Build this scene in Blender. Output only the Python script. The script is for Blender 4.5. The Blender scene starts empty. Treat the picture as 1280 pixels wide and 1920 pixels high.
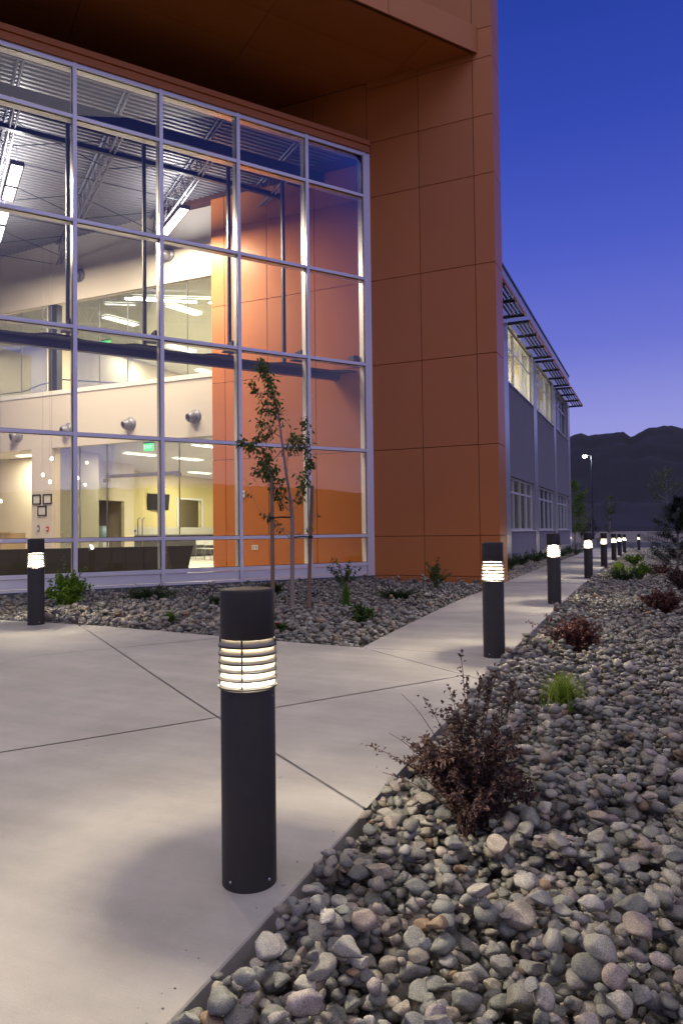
import bpy, bmesh, math, random
import numpy as np
from mathutils import Vector, Matrix, Euler, noise as mnoise

random.seed(7); np.random.seed(7)
RNG = np.random.RandomState(11)
scene = bpy.context.scene
COL = scene.collection
rad = math.radians

# ------------------------------------------------------------------ camera
EYE = 1.35
F_PX, PITCH, ROLL, YAW = 1344.65, 0.0279975, -0.0120535, 0.4157905
cy_, sy_ = math.cos(YAW), math.sin(YAW); cp_, sp_ = math.cos(PITCH), math.sin(PITCH)
Rz = Matrix.Rotation(YAW, 3, 'Z')
_right = Vector((1, 0, 0)); _fwd = Vector((0, cp_, sp_)); _up = Vector((0, -sp_, cp_))
cr = Rz @ (_right * math.cos(ROLL) + _up * math.sin(ROLL))
cu = Rz @ (-_right * math.sin(ROLL) + _up * math.cos(ROLL))
cf = Rz @ _fwd
cam_d = bpy.data.cameras.new("camera"); cam = bpy.data.objects.new("camera", cam_d); COL.objects.link(cam)
m = Matrix(((cr.x, cu.x, -cf.x, 0), (cr.y, cu.y, -cf.y, 0), (cr.z, cu.z, -cf.z, EYE), (0, 0, 0, 1)))
cam.matrix_world = m
cam_d.sensor_fit = 'VERTICAL'; cam_d.sensor_height = 36.0; cam_d.lens = 36.0 * F_PX / 1920.0
cam_d.clip_start = 0.05; cam_d.clip_end = 12000
scene.camera = cam

# ------------------------------------------------------------------ world: dusk sky
SKY_STRENGTH = 1.0
world = bpy.data.worlds.new("World"); scene.world = world; world.use_nodes = True
wn = world.node_tree; wn.nodes.clear()
def N_(t, **k):
    n = wn.nodes.new(t)
    for a, b in k.items(): setattr(n, a, b)
    return n
def L_(a, b): wn.links.new(a, b)
tc = N_('ShaderNodeTexCoord'); sx = N_('ShaderNodeSeparateXYZ'); L_(tc.outputs['Generated'], sx.inputs[0])
ramp = N_('ShaderNodeValToRGB'); L_(sx.outputs['Z'], ramp.inputs[0])
els = ramp.color_ramp.elements
stops = [(0.0, (.42, .36, .74)), (.07, (.36, .345, .74)), (.14, (.295, .305, .72)), (.24, (.15, .175, .64)), (.36, (.072, .108, .56)), (.48, (.036, .068, .45)), (.6, (.019, .048, .35)), (1.0, (.010, .024, .20))]
els[0].position, els[0].color = stops[0][0], (*stops[0][1], 1)
els[1].position, els[1].color = stops[-1][0], (*stops[-1][1], 1)
for p, c in stops[1:-1]:
    e = els.new(p); e.color = (*c, 1)
# afterglow: the sun has set on the +X side; a broad pinkish brightening low over that horizon
dp = N_('ShaderNodeVectorMath', operation='DOT_PRODUCT'); L_(tc.outputs['Generated'], dp.inputs[0])
ga = rad(-20); dp.inputs[1].default_value = (math.cos(ga), math.sin(ga), 0)
mr = N_('ShaderNodeMapRange', interpolation_type='SMOOTHSTEP'); L_(dp.outputs['Value'], mr.inputs[0]); mr.inputs[1].default_value = -.1; mr.inputs[2].default_value = 1.0
mz = N_('ShaderNodeMapRange', interpolation_type='SMOOTHERSTEP'); L_(sx.outputs['Z'], mz.inputs[0]); mz.inputs[1].default_value = -.05; mz.inputs[2].default_value = .42; mz.inputs[3].default_value = 1; mz.inputs[4].default_value = 0
mm = N_('ShaderNodeMath', operation='MULTIPLY'); L_(mr.outputs[0], mm.inputs[0]); L_(mz.outputs[0], mm.inputs[1])
glow = N_('ShaderNodeMix', data_type='RGBA', blend_type='ADD'); glow.clamp_result = False
L_(mm.outputs[0], glow.inputs[0]); L_(ramp.outputs[0], glow.inputs[6]); glow.inputs[7].default_value = (.46, .30, .22, 1)
# thin evening cloud streaks inside the glow
nz = N_('ShaderNodeTexNoise'); nz.inputs['Scale'].default_value = 3.0; nz.inputs['Detail'].default_value = 5
mp = N_('ShaderNodeMapping'); mp.inputs['Scale'].default_value = (1, 1, 5); L_(tc.outputs['Generated'], mp.inputs[0]); L_(mp.outputs[0], nz.inputs[0])
nr = N_('ShaderNodeMapRange'); L_(nz.outputs[0], nr.inputs[0]); nr.inputs[1].default_value = .4; nr.inputs[2].default_value = .7; nr.inputs[3].default_value = 1.0; nr.inputs[4].default_value = .62
cl = N_('ShaderNodeMix', data_type='RGBA', blend_type='MULTIPLY'); L_(mm.outputs[0], cl.inputs[0]); L_(glow.outputs[2], cl.inputs[6]); L_(nr.outputs[0], cl.inputs[7])
sky = N_('ShaderNodeTexSky', sky_type='NISHITA'); sky.sun_disc = False; sky.sun_elevation = rad(-4); sky.sun_rotation = rad(110)
bg = N_('ShaderNodeBackground'); bg.inputs[1].default_value = SKY_STRENGTH; L_(cl.outputs[2], bg.inputs[0])
bg2 = N_('ShaderNodeBackground'); bg2.inputs[1].default_value = .06; L_(sky.outputs[0], bg2.inputs[0])
ads = N_('ShaderNodeAddShader'); L_(bg.outputs[0], ads.inputs[0]); L_(bg2.outputs[0], ads.inputs[1])
wo = N_('ShaderNodeOutputWorld'); L_(ads.outputs[0], wo.inputs[0])

# added overhead fill (very soft): warm light that brightens and neutralises the ground
sd = bpy.data.lights.new("overhead_fill", 'SUN'); sd.energy = 1.5; sd.angle = rad(110); sd.color = (1.0, .87, .67)
so = bpy.data.objects.new("overhead_fill", sd); COL.objects.link(so)
so.rotation_euler = Vector((-.06, .12, -1)).to_track_quat('-Z', 'Y').to_euler()

scene.view_settings.view_transform = 'Standard'; scene.view_settings.look = 'None'
scene.view_settings.exposure = 0.0; scene.view_settings.gamma = 1.0
try: scene.view_settings.use_curve_mapping = False
except Exception: pass
scene.cycles.use_denoising = True
scene.cycles.max_bounces = 7; scene.cycles.diffuse_bounces = 4; scene.cycles.glossy_bounces = 3
scene.cycles.transparent_max_bounces = 12; scene.cycles.sample_clamp_indirect = 4.0
scene.cycles.use_light_tree = True
scene.cycles.caustics_reflective = False; scene.cycles.caustics_refractive = False

# ------------------------------------------------------------------ terrain height
_gy = np.arange(-30, 400, .5)
_gz = np.interp(_gy, [-30, 0, 2.4, 7.3, 12, 19, 25.5, 33, 40, 48, 57, 80, 150, 400], [0, 0, 0, .115, .17, .135, .09, .01, -.05, -.13, -.21, -.35, -.6, -.6])
_k = np.exp(-.5 * (np.arange(-6, 7) * .5 / 1.0) ** 2); _k /= _k.sum()
_gz = np.convolve(np.pad(_gz, 6, mode='edge'), _k, 'valid')
def Gn(x, y):
    x = np.asarray(x, float); y = np.asarray(y, float)
    z = np.interp(y, _gy, _gz)
    t = np.clip((-x - 2.5) / 5, 0, 1); t = t * t * (3 - 2 * t)
    s = np.clip((30 - y) / 12, 0, 1)
    return z + .08 * t * s
def G(x, y): return float(Gn(x, y))

# ------------------------------------------------------------------ material helpers
def mat(name):
    mt = bpy.data.materials.new(name); mt.use_nodes = True
    nt = mt.node_tree; b = nt.nodes['Principled BSDF']
    return mt, nt, b
def simple(name, col, rough=.5, metal=0., var=.08, scale=8., bump=0., bscale=60., spec=.5, coord='Object', stretch=None):
    mt, nt, b = mat(name)
    t = nt.nodes.new('ShaderNodeTexCoord'); n = nt.nodes.new('ShaderNodeTexNoise'); n.inputs['Scale'].default_value = scale; n.inputs['Detail'].default_value = 4
    if stretch:
        mpn = nt.nodes.new('ShaderNodeMapping'); mpn.inputs['Scale'].default_value = stretch
        nt.links.new(t.outputs[coord], mpn.inputs[0]); src = mpn.outputs[0]
    else: src = t.outputs[coord]
    nt.links.new(src, n.inputs[0])
    mx = nt.nodes.new('ShaderNodeMix'); mx.data_type = 'RGBA'
    mx.inputs[6].default_value = (*[c * (1 - var) for c in col], 1); mx.inputs[7].default_value = (*[min(1, c * (1 + var)) for c in col], 1)
    nt.links.new(n.outputs[0], mx.inputs[0]); nt.links.new(mx.outputs[2], b.inputs['Base Color'])
    b.inputs['Roughness'].default_value = rough; b.inputs['Metallic'].default_value = metal
    b.inputs['Specular IOR Level'].default_value = spec
    rr = nt.nodes.new('ShaderNodeMapRange'); rr.inputs[3].default_value = max(0, rough - .06); rr.inputs[4].default_value = min(1, rough + .08)
    nt.links.new(n.outputs[0], rr.inputs[0]); nt.links.new(rr.outputs[0], b.inputs['Roughness'])
    if bump:
        n2 = nt.nodes.new('ShaderNodeTexNoise'); n2.inputs['Scale'].default_value = bscale; n2.inputs['Detail'].default_value = 3
        nt.links.new(src, n2.inputs[0]); bp = nt.nodes.new('ShaderNodeBump'); bp.inputs['Strength'].default_value = bump; bp.inputs['Distance'].default_value = .01
        nt.links.new(n2.outputs[0], bp.inputs['Height']); nt.links.new(bp.outputs[0], b.inputs['Normal'])
    return mt
def emit(name, col, s):
    mt, nt, b = mat(name)
    b.inputs['Base Color'].default_value = (*[min(.8, c) for c in col], 1)
    b.inputs['Emission Color'].default_value = (*col, 1); b.inputs['Emission Strength'].default_value = s
    return mt
def glass(name, tint=(.93, .96, .95), base=.06, ior=1.5, extra=1.0):
    mt = bpy.data.materials.new(name); mt.use_nodes = True; nt = mt.node_tree; nt.nodes.clear()
    o = nt.nodes.new('ShaderNodeOutputMaterial'); mix = nt.nodes.new('ShaderNodeMixShader')
    tr = nt.nodes.new('ShaderNodeBsdfTransparent'); tr.inputs[0].default_value = (*tint, 1)
    gl = nt.nodes.new('ShaderNodeBsdfGlossy'); gl.inputs['Roughness'].default_value = 0.0; gl.inputs[0].default_value = (.96, .97, 1, 1)
    fr = nt.nodes.new('ShaderNodeFresnel'); fr.inputs[0].default_value = ior
    mu = nt.nodes.new('ShaderNodeMath'); mu.operation = 'MULTIPLY_ADD'; mu.inputs[1].default_value = extra; mu.inputs[2].default_value = base; mu.use_clamp = True
    nt.links.new(fr.outputs[0], mu.inputs[0]); nt.links.new(mu.outputs[0], mix.inputs[0])
    nt.links.new(tr.outputs[0], mix.inputs[1]); nt.links.new(gl.outputs[0], mix.inputs[2]); nt.links.new(mix.outputs[0], o.inputs[0])
    return mt
def leafmat(name, c1, c2, rough=.55, trans=.35):
    mt, nt, b = mat(name)
    at = nt.nodes.new('ShaderNodeAttribute'); at.attribute_name = 'tint'
    mx = nt.nodes.new('ShaderNodeMix'); mx.data_type = 'RGBA'; mx.inputs[6].default_value = (*c1, 1); mx.inputs[7].default_value = (*c2, 1)
    nt.links.new(at.outputs['Fac'], mx.inputs[0]); nt.links.new(mx.outputs[2], b.inputs['Base Color'])
    b.inputs['Roughness'].default_value = rough; b.inputs['Specular IOR Level'].default_value = .3
    tl = nt.nodes.new('ShaderNodeBsdfTranslucent'); nt.links.new(mx.outputs[2], tl.inputs[0])
    ms = nt.nodes.new('ShaderNodeMixShader'); ms.inputs[0].default_value = trans
    nt.links.new(b.outputs[0], ms.inputs[1]); nt.links.new(tl.outputs[0], ms.inputs[2])
    nt.links.new(ms.outputs[0], nt.nodes['Material Output'].inputs[0])
    return mt
def concrete(name, base=(.48, .455, .395)):
    mt, nt, b = mat(name); g = nt.nodes; l = nt.links
    t = g.new('ShaderNodeTexCoord')
    mp1 = g.new('ShaderNodeMapping'); mp1.inputs['Rotation'].default_value = (0, 0, rad(35)); mp1.inputs['Scale'].default_value = (.35, 2.2, 1)
    l.new(t.outputs['Object'], mp1.inputs[0])
    n1 = g.new('ShaderNodeTexNoise'); n1.inputs['Scale'].default_value = 1.6; n1.inputs['Detail'].default_value = 7; n1.inputs['Roughness'].default_value = .6; l.new(mp1.outputs[0], n1.inputs[0])
    n2 = g.new('ShaderNodeTexNoise'); n2.inputs['Scale'].default_value = 1.1; n2.inputs['Detail'].default_value = 8; n2.inputs['Roughness'].default_value = .65; l.new(t.outputs['Object'], n2.inputs[0])
    n3 = g.new('ShaderNodeTexNoise'); n3.inputs['Scale'].default_value = 240; n3.inputs['Detail'].default_value = 2; l.new(t.outputs['Object'], n3.inputs[0])
    mp2 = g.new('ShaderNodeMapping'); mp2.inputs['Rotation'].default_value = (0, 0, rad(35)); mp2.inputs['Scale'].default_value = (4, 260, 1); l.new(t.outputs['Object'], mp2.inputs[0])
    n4 = g.new('ShaderNodeTexNoise'); n4.inputs['Scale'].default_value = 1; n4.inputs['Detail'].default_value = 3; l.new(mp2.outputs[0], n4.inputs[0])
    r1 = g.new('ShaderNodeMapRange'); r1.inputs[1].default_value = .3; r1.inputs[2].default_value = .7; r1.inputs[3].default_value = .85; r1.inputs[4].default_value = 1.09; l.new(n1.outputs[0], r1.inputs[0])
    r2 = g.new('ShaderNodeMapRange'); r2.inputs[1].default_value = .3; r2.inputs[2].default_value = .7; r2.inputs[3].default_value = .80; r2.inputs[4].default_value = 1.14; l.new(n2.outputs[0], r2.inputs[0])
    r3 = g.new('ShaderNodeMapRange'); r3.inputs[3].default_value = .86; r3.inputs[4].default_value = 1.14; l.new(n3.outputs[0], r3.inputs[0])
    m1 = g.new('ShaderNodeMath'); m1.operation = 'MULTIPLY'; l.new(r1.outputs[0], m1.inputs[0]); l.new(r2.outputs[0], m1.inputs[1])
    m2 = g.new('ShaderNodeMath'); m2.operation = 'MULTIPLY'; l.new(m1.outputs[0], m2.inputs[0]); l.new(r3.outputs[0], m2.inputs[1])
    # small scattered spots
    vo = g.new('ShaderNodeTexVoronoi'); vo.inputs['Scale'].default_value = 3.2; l.new(t.outputs['Object'], vo.inputs[0])
    rs = g.new('ShaderNodeMapRange'); rs.inputs[1].default_value = .02; rs.inputs[2].default_value = .045; rs.inputs[3].default_value = .72; rs.inputs[4].default_value = 1; l.new(vo.outputs['Distance'], rs.inputs[0])
    m3 = g.new('ShaderNodeMath'); m3.operation = 'MULTIPLY'; l.new(m2.outputs[0], m3.inputs[0]); l.new(rs.outputs[0], m3.inputs[1])
    vm = g.new('ShaderNodeVectorMath'); vm.operation = 'SCALE'; vm.inputs[0].default_value = base; l.new(m3.outputs[0], vm.inputs['Scale'])
    l.new(vm.outputs[0], b.inputs['Base Color'])
    b.inputs['Specular IOR Level'].default_value = .35
    rr = g.new('ShaderNodeMapRange'); rr.inputs[3].default_value = .55; rr.inputs[4].default_value = .85; l.new(n1.outputs[0], rr.inputs[0]); l.new(rr.outputs[0], b.inputs['Roughness'])
    ad = g.new('ShaderNodeMath'); ad.operation = 'ADD'; l.new(n3.outputs[0], ad.inputs[0]); l.new(n4.outputs[0], ad.inputs[1])
    bp = g.new('ShaderNodeBump'); bp.inputs['Strength'].default_value = .6; bp.inputs['Distance'].default_value = .002; l.new(ad.outputs[0], bp.inputs['Height']); l.new(bp.outputs[0], b.inputs['Normal'])
    return mt
def stonemat(name, use_attr):
    mt, nt, b = mat(name); g = nt.nodes; l = nt.links
    if use_attr:
        at = g.new('ShaderNodeAttribute'); at.attribute_name = 'tint'; cout = at.outputs['Color']
    else:
        oi = g.new('ShaderNodeObjectInfo'); cout = oi.outputs['Color']
    ge = g.new('ShaderNodeNewGeometry')
    n1 = g.new('ShaderNodeTexNoise'); n1.inputs['Scale'].default_value = 22; n1.inputs['Detail'].default_value = 6; n1.inputs['Roughness'].default_value = .65; l.new(ge.outputs['Position'], n1.inputs[0])
    n2 = g.new('ShaderNodeTexNoise'); n2.inputs['Scale'].default_value = 330; n2.inputs['Detail'].default_value = 2; l.new(ge.outputs['Position'], n2.inputs[0])
    r1 = g.new('ShaderNodeMapRange'); r1.inputs[1].default_value = .3; r1.inputs[2].default_value = .7; r1.inputs[3].default_value = .68; r1.inputs[4].default_value = 1.25; l.new(n1.outputs[0], r1.inputs[0])
    r2 = g.new('ShaderNodeMapRange'); r2.inputs[1].default_value = .35; r2.inputs[2].default_value = .65; r2.inputs[3].default_value = .62; r2.inputs[4].default_value = 1.4; l.new(n2.outputs[0], r2.inputs[0])
    m1 = g.new('ShaderNodeMath'); m1.operation = 'MULTIPLY'; l.new(r1.outputs[0], m1.inputs[0]); l.new(r2.outputs[0], m1.inputs[1])
    vm = g.new('ShaderNodeVectorMath'); vm.operation = 'SCALE'; l.new(cout, vm.inputs[0]); l.new(m1.outputs[0], vm.inputs['Scale']); l.new(vm.outputs[0], b.inputs['Base Color'])
    b.inputs['Roughness'].default_value = .62; b.inputs['Specular IOR Level'].default_value = .4
    bp = g.new('ShaderNodeBump'); bp.inputs['Strength'].default_value = .5; bp.inputs['Distance'].default_value = .004; l.new(n1.outputs[0], bp.inputs['Height'])
    bp2 = g.new('ShaderNodeBump'); bp2.inputs['Strength'].default_value = .35; bp2.inputs['Distance'].default_value = .001; l.new(n2.outputs[0], bp2.inputs['Height']); l.new(bp.outputs[0], bp2.inputs['Normal']); l.new(bp2.outputs[0], b.inputs['Normal'])
    return mt

M = {}
M['concrete'] = concrete('concrete')
M['kerb_concrete'] = simple('kerb_concrete', (.30, .29, .28), .8, var=.15, scale=5, bump=.4, bscale=90)
M['foundation'] = simple('foundation', (.12, .12, .125), .85, var=.15, scale=4, bump=.3)
M['soil'] = simple('soil', (.09, .075, .06), .95, var=.35, scale=14, bump=.8, bscale=40)
M['ground'] = simple('dry_ground', (.17, .15, .13), .95, var=.35, scale=.6, bump=.5, bscale=8)
M['asphalt'] = simple('asphalt', (.05, .05, .052), .85, var=.2, scale=3, bump=.3, bscale=120)
M['orange'] = simple('orange_panel', (.53, .172, .036), .36, var=.06, scale=.9, spec=.45)
_nt = M['orange'].node_tree; _b = _nt.nodes['Principled BSDF']; _l = _b.inputs['Base Color'].links[0]; _src = _l.from_socket
_oi = _nt.nodes.new('ShaderNodeObjectInfo'); _mr = _nt.nodes.new('ShaderNodeMapRange'); _mr.inputs[3].default_value = .93; _mr.inputs[4].default_value = 1.06; _nt.links.new(_oi.outputs['Random'], _mr.inputs[0])
_vm = _nt.nodes.new('ShaderNodeVectorMath'); _vm.operation = 'SCALE'; _nt.links.new(_src, _vm.inputs[0]); _nt.links.new(_mr.outputs[0], _vm.inputs['Scale']); _nt.links.new(_vm.outputs[0], _b.inputs['Base Color'])
M['orange_dark'] = simple('orange_joint', (.07, .025, .015), .7)
M['alum'] = simple('brushed_aluminium', (.80, .80, .84), .36, metal=.45, var=.05, scale=3, stretch=(1, 1, 12))
M['white_metal'] = simple('pale_metal_panel', (.50, .50, .54), .30, metal=.55, var=.06, scale=1.5)
M['stucco'] = simple('grey_stucco', (.20, .195, .245), .9, var=.10, scale=1.2, bump=.35, bscale=150)
M['dark_steel'] = simple('dark_steel', (.035, .04, .055), .45, metal=.2, var=.15)
M['steel'] = simple('grey_painted_steel', (.22, .22, .26), .45, metal=.3, var=.08)
M['deck'] = simple('metal_deck', (.25, .245, .265), .45, metal=.35, var=.06, scale=2)
M['bronze'] = simple('bollard_bronze', (.046, .042, .037), .5, metal=.0, var=.14, scale=30, bump=.06, bscale=900, spec=.22)
M['louvre'] = simple('louvre_aluminium', (.25, .235, .20), .6, metal=.0, var=.05, scale=30)
M['screw'] = simple('screw_steel', (.6, .6, .6), .3, metal=.9)
M['white_wall'] = simple('warm_white_wall', (.62, .565, .50), .85, var=.02, scale=1, bump=.05)
M['cream_wall'] = simple('cream_wall', (.66, .58, .42), .85, var=.03, scale=1)
M['yellow_wall'] = simple('yellow_wall', (.68, .58, .28), .8, var=.03, scale=1)
M['hall'] = simple('hall_wall', (.45, .36, .23), .8, var=.03)
M['ceiling'] = simple('ceiling_tile', (.70, .68, .60), .9, var=.04, scale=3)
M['floor'] = simple('terrazzo_floor', (.60, .56, .48), .35, var=.10, scale=26)
M['dark_fabric'] = simple('dark_upholstery', (.055, .048, .040), .7, var=.18, scale=9, bump=.1)
M['wood'] = simple('counter_wood', (.42, .31, .19), .5, var=.15, scale=4, stretch=(1, 1, 9))
M['black'] = simple('black_plastic', (.018, .018, .02), .35)
M['paper'] = simple('certificate_paper', (.62, .60, .58), .8, var=.12, scale=22)
M['tile'] = simple('mosaic_tile', (.60, .57, .50), .3, var=.45, scale=35)
M['white'] = simple('white_paint', (.75, .74, .70), .5, var=.03)
M['wood_stake'] = simple('stake_wood', (.24, .16, .10), .85, var=.3, scale=10, bump=.4, bscale=60, stretch=(6, 6, .6))
M['bark'] = simple('young_bark', (.30, .24, .21), .85, var=.3, scale=30, bump=.5, bscale=90)
M['stem'] = simple('purple_stem', (.085, .045, .04), .8, var=.3, scale=30)
M['green_stem'] = simple('green_stem', (.07, .09, .03), .8, var=.3, scale=30)
M['tie'] = simple('rubber_tie', (.015, .015, .018), .7)
M['mountain'] = simple('mountain_scrub', (.0055, .0065, .016), 1.0, var=.45, scale=.006, coord='Object')
M['glass'] = glass('curtain_glass', tint=(.96, .97, .965), base=.0)
M['clear_glass'] = glass('interior_glass', tint=(.95, .98, .96), base=.0, extra=.7)
M['window_glass'] = glass('window_glass', tint=(.88, .92, .90), base=.02, extra=.3)
M['lamp_white'] = emit('fixture_lamp', (1.0, .95, .85), 9)
M['lamp_panel'] = emit('ceiling_panel_lamp', (1.0, .95, .82), 5)
M['lamp_tube'] = emit('bollard_lamp', (1.0, .93, .80), 5)
M['pendant_lamp'] = emit('pendant_lamp', (1.0, .85, .6), 14)
M['street'] = emit('street_lamp_glow', (.95, 1.0, .92), 160)
M['exit_green'] = emit('exit_sign_green', (.12, .85, .22), 1.3)
M['exit_white'] = emit('exit_sign_letters', (.75, 1.0, .8), 1.6)
M['red'] = simple('red_petal', (.55, .02, .02), .6)
M['red_paint'] = simple('red_device', (.45, .04, .03), .5)
M['stone_obj'] = stonemat('river_stone', False)
M['stone_mass'] = stonemat('river_stones', True)
M['barberry'] = leafmat('barberry_leaf', (.030, .017, .014), (.14, .085, .068), .5, .25)
M['barberry2'] = leafmat('red_barberry_leaf', (.045, .016, .014), (.19, .085, .065), .5, .25)
M['leaf_tree'] = leafmat('tree_leaf', (.045, .075, .020), (.13, .18, .045), .5, .35)
M['leaf_bright'] = leafmat('bright_leaf', (.06, .13, .012), (.17, .30, .03), .5, .4)
M['leaf_rose'] = leafmat('rose_leaf', (.035, .075, .018), (.09, .16, .03), .45, .3)
M['juniper'] = leafmat('juniper_leaf', (.012, .035, .010), (.045, .095, .02), .6, .2)
M['grassm'] = leafmat('grass_blade', (.14, .22, .02), (.40, .52, .07), .55, .4)
M['pine'] = leafmat('pine_needle', (.010, .025, .012), (.03, .06, .022), .6, .15)

# ------------------------------------------------------------------ mesh helpers
class MB:
    def __init__(s): s.v = []; s.f = []; s.t = []; s.sm = []
    def add(s, vs, fs, smooth=False, tint=None):
        o = len(s.v); s.v.extend([tuple(p) for p in vs])
        s.f.extend([tuple(i + o for i in f) for f in fs]); s.sm.extend([smooth] * len(fs))
        if tint is not None: s.t.extend([tint] * len(vs))
        elif s.t: s.t.extend([.5] * len(vs))
    def box(s, x0, x1, y0, y1, z0, z1, M_=None):
        vs = [Vector((x, y, z)) for x in (x0, x1) for y in (y0, y1) for z in (z0, z1)]
        if M_ is not None: vs = [M_ @ v for v in vs]
        s.add(vs, [(0, 1, 3, 2), (4, 6, 7, 5), (0, 4, 5, 1), (2, 3, 7, 6), (0, 2, 6, 4), (1, 5, 7, 3)])
    def tube(s, pts, rs, n=8, caps=True, smooth=True):
        pts = [Vector(p) for p in pts]
        if not isinstance(rs, (list, tuple)): rs = [rs] * len(pts)
        rings = []
        for i, p in enumerate(pts):
            a = pts[max(0, i - 1)]; b = pts[min(len(pts) - 1, i + 1)]
            d = (b - a)
            d = d.normalized() if d.length > 1e-9 else Vector((0, 0, 1))
            u = d.cross(Vector((.31, .87, .12)));
            if u.length < .2: u = d.cross(Vector((1, 0, 0)))
            u.normalize(); w = d.cross(u)
            rings.append([p + (u * math.cos(2 * math.pi * k / n) + w * math.sin(2 * math.pi * k / n)) * rs[i] for k in range(n)])
        vs = [v for r in rings for v in r]; fs = []
        for i in range(len(pts) - 1):
            for k in range(n):
                k2 = (k + 1) % n; fs.append((i * n + k, i * n + k2, (i + 1) * n + k2, (i + 1) * n + k))
        s.add(vs, fs, smooth)
        if caps:
            s.add(rings[0], [tuple(range(n))[::-1]]); s.add(rings[-1], [tuple(range(n))])
    def lathe(s, prof, n=48, c=(0, 0, 0), smooth=True, closed=False):
        vs = []; fs = []; m_ = len(prof)
        for r, z in prof:
            for k in range(n):
                a = 2 * math.pi * k / n; vs.append((c[0] + r * math.cos(a), c[1] + r * math.sin(a), c[2] + z))
        rng = range(m_) if closed else range(m_ - 1)
        for i in rng:
            j = (i + 1) % m_
            for k in range(n):
                k2 = (k + 1) % n; fs.append((i * n + k, i * n + k2, j * n + k2, j * n + k))
        s.add(vs, fs, smooth)
    def disc(s, r, z, n=48, c=(0, 0, 0), up=True):
        vs = [(c[0] + r * math.cos(2 * math.pi * k / n), c[1] + r * math.sin(2 * math.pi * k / n), c[2] + z) for k in range(n)]
        s.add(vs, [tuple(range(n)) if up else tuple(range(n))[::-1]])
    def mesh(s, name):
        me = bpy.data.meshes.new(name); me.from_pydata(s.v, [], s.f)
        if any(s.sm): me.polygons.foreach_set('use_smooth', s.sm)
        if s.t and len(s.t) == len(s.v):
            a = me.attributes.new('tint', 'FLOAT', 'POINT'); a.data.foreach_set('value', s.t)
        me.update(); return me
    def build(s, name, material, parent=None, sharp=None, **props):
        me = s.mesh(name); me.materials.append(material)
        return link(name, me, parent, **props)
def link(name, me, parent=None, **props):
    o = bpy.data.objects.new(name, me); COL.objects.link(o)
    if parent is not None: o.parent = parent
    for k, v in props.items(): o[k] = v
    return o
def thing(name, label, category, loc=(0, 0, 0), rz=0., group=None):
    o = bpy.data.objects.new(name, None); COL.objects.link(o); o.location = loc; o.rotation_euler = (0, 0, rz)
    o.empty_display_size = .2; o['label'] = label; o['category'] = category
    if group: o['group'] = group
    return o
def tag(o, label, category, group=None):
    o['label'] = label; o['category'] = category
    if group: o['group'] = group
    return o
def copy_tree(o, parent=None):
    c = o.copy(); COL.objects.link(c)
    if parent is not None: c.parent = parent
    for ch in list(o.children): copy_tree(ch, c)
    return c
def lamp(name, kind, loc, energy, color, size=.1, parent=None, rot=None, size_y=None, spread=None):
    d = bpy.data.lights.new(name, kind); d.energy = energy; d.color = color
    if kind == 'AREA':
        d.shape = 'RECTANGLE' if size_y else 'SQUARE'; d.size = size
        if size_y: d.size_y = size_y
        if spread: d.spread = spread
    else: d.shadow_soft_size = size
    o = bpy.data.objects.new(name, d); COL.objects.link(o); o.location = loc
    if rot: o.rotation_euler = rot
    if parent is not None: o.parent = parent
    return o
WARM = (1.0, .86, .64); NEUT = (1.0, .92, .78)

# curtain wall frame: s along the glass (to the right), t inward, z up
PSI = 0.615472383
CD = Vector((math.sin(PSI), math.cos(PSI), 0)); ND = Vector((math.cos(PSI), -math.sin(PSI), 0))
KP = Vector((-6.345, 16.2, 0))
CM = Matrix(((CD.x, -ND.x, 0, KP.x), (CD.y, -ND.y, 0, KP.y), (0, 0, 1, 0), (0, 0, 0, 1)))
def W(s, t, z): return CM @ Vector((s, t, z))

# polygon clipping (2-D)
def clip(poly, a, b, c, keep=1):
    """keep the side a*x+b*y >= c"""
    out = []; n = len(poly)
    for i in range(n):
        p, q = poly[i], poly[(i + 1) % n]
        dpv = a * p[0] + b * p[1] - c; dq = a * q[0] + b * q[1] - c
        if dpv >= 0: out.append(p)
        if (dpv > 1e-9 and dq < -1e-9) or (dpv < -1e-9 and dq > 1e-9):
            t = dpv / (dpv - dq); out.append((p[0] + t * (q[0] - p[0]), p[1] + t * (q[1] - p[1])))
    return out
def area(poly):
    return .5 * sum(poly[i][0] * poly[(i + 1) % len(poly)][1] - poly[(i + 1) % len(poly)][0] * poly[i][1] for i in range(len(poly)))
def inset(poly, d):
    """convex polygon inset"""
    if area(poly) < 0: poly = poly[::-1]
    out = list(poly); n = len(poly)
    for i in range(n):
        p, q = poly[i], poly[(i + 1) % n]
        dx, dy = q[0] - p[0], q[1] - p[1]; L = math.hypot(dx, dy)
        if L < 1e-6: continue
        a, b = -dy / L, dx / L
        out = clip(out, a, b, a * p[0] + b * p[1] + d)
        if len(out) < 3: return []
    return out
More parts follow.
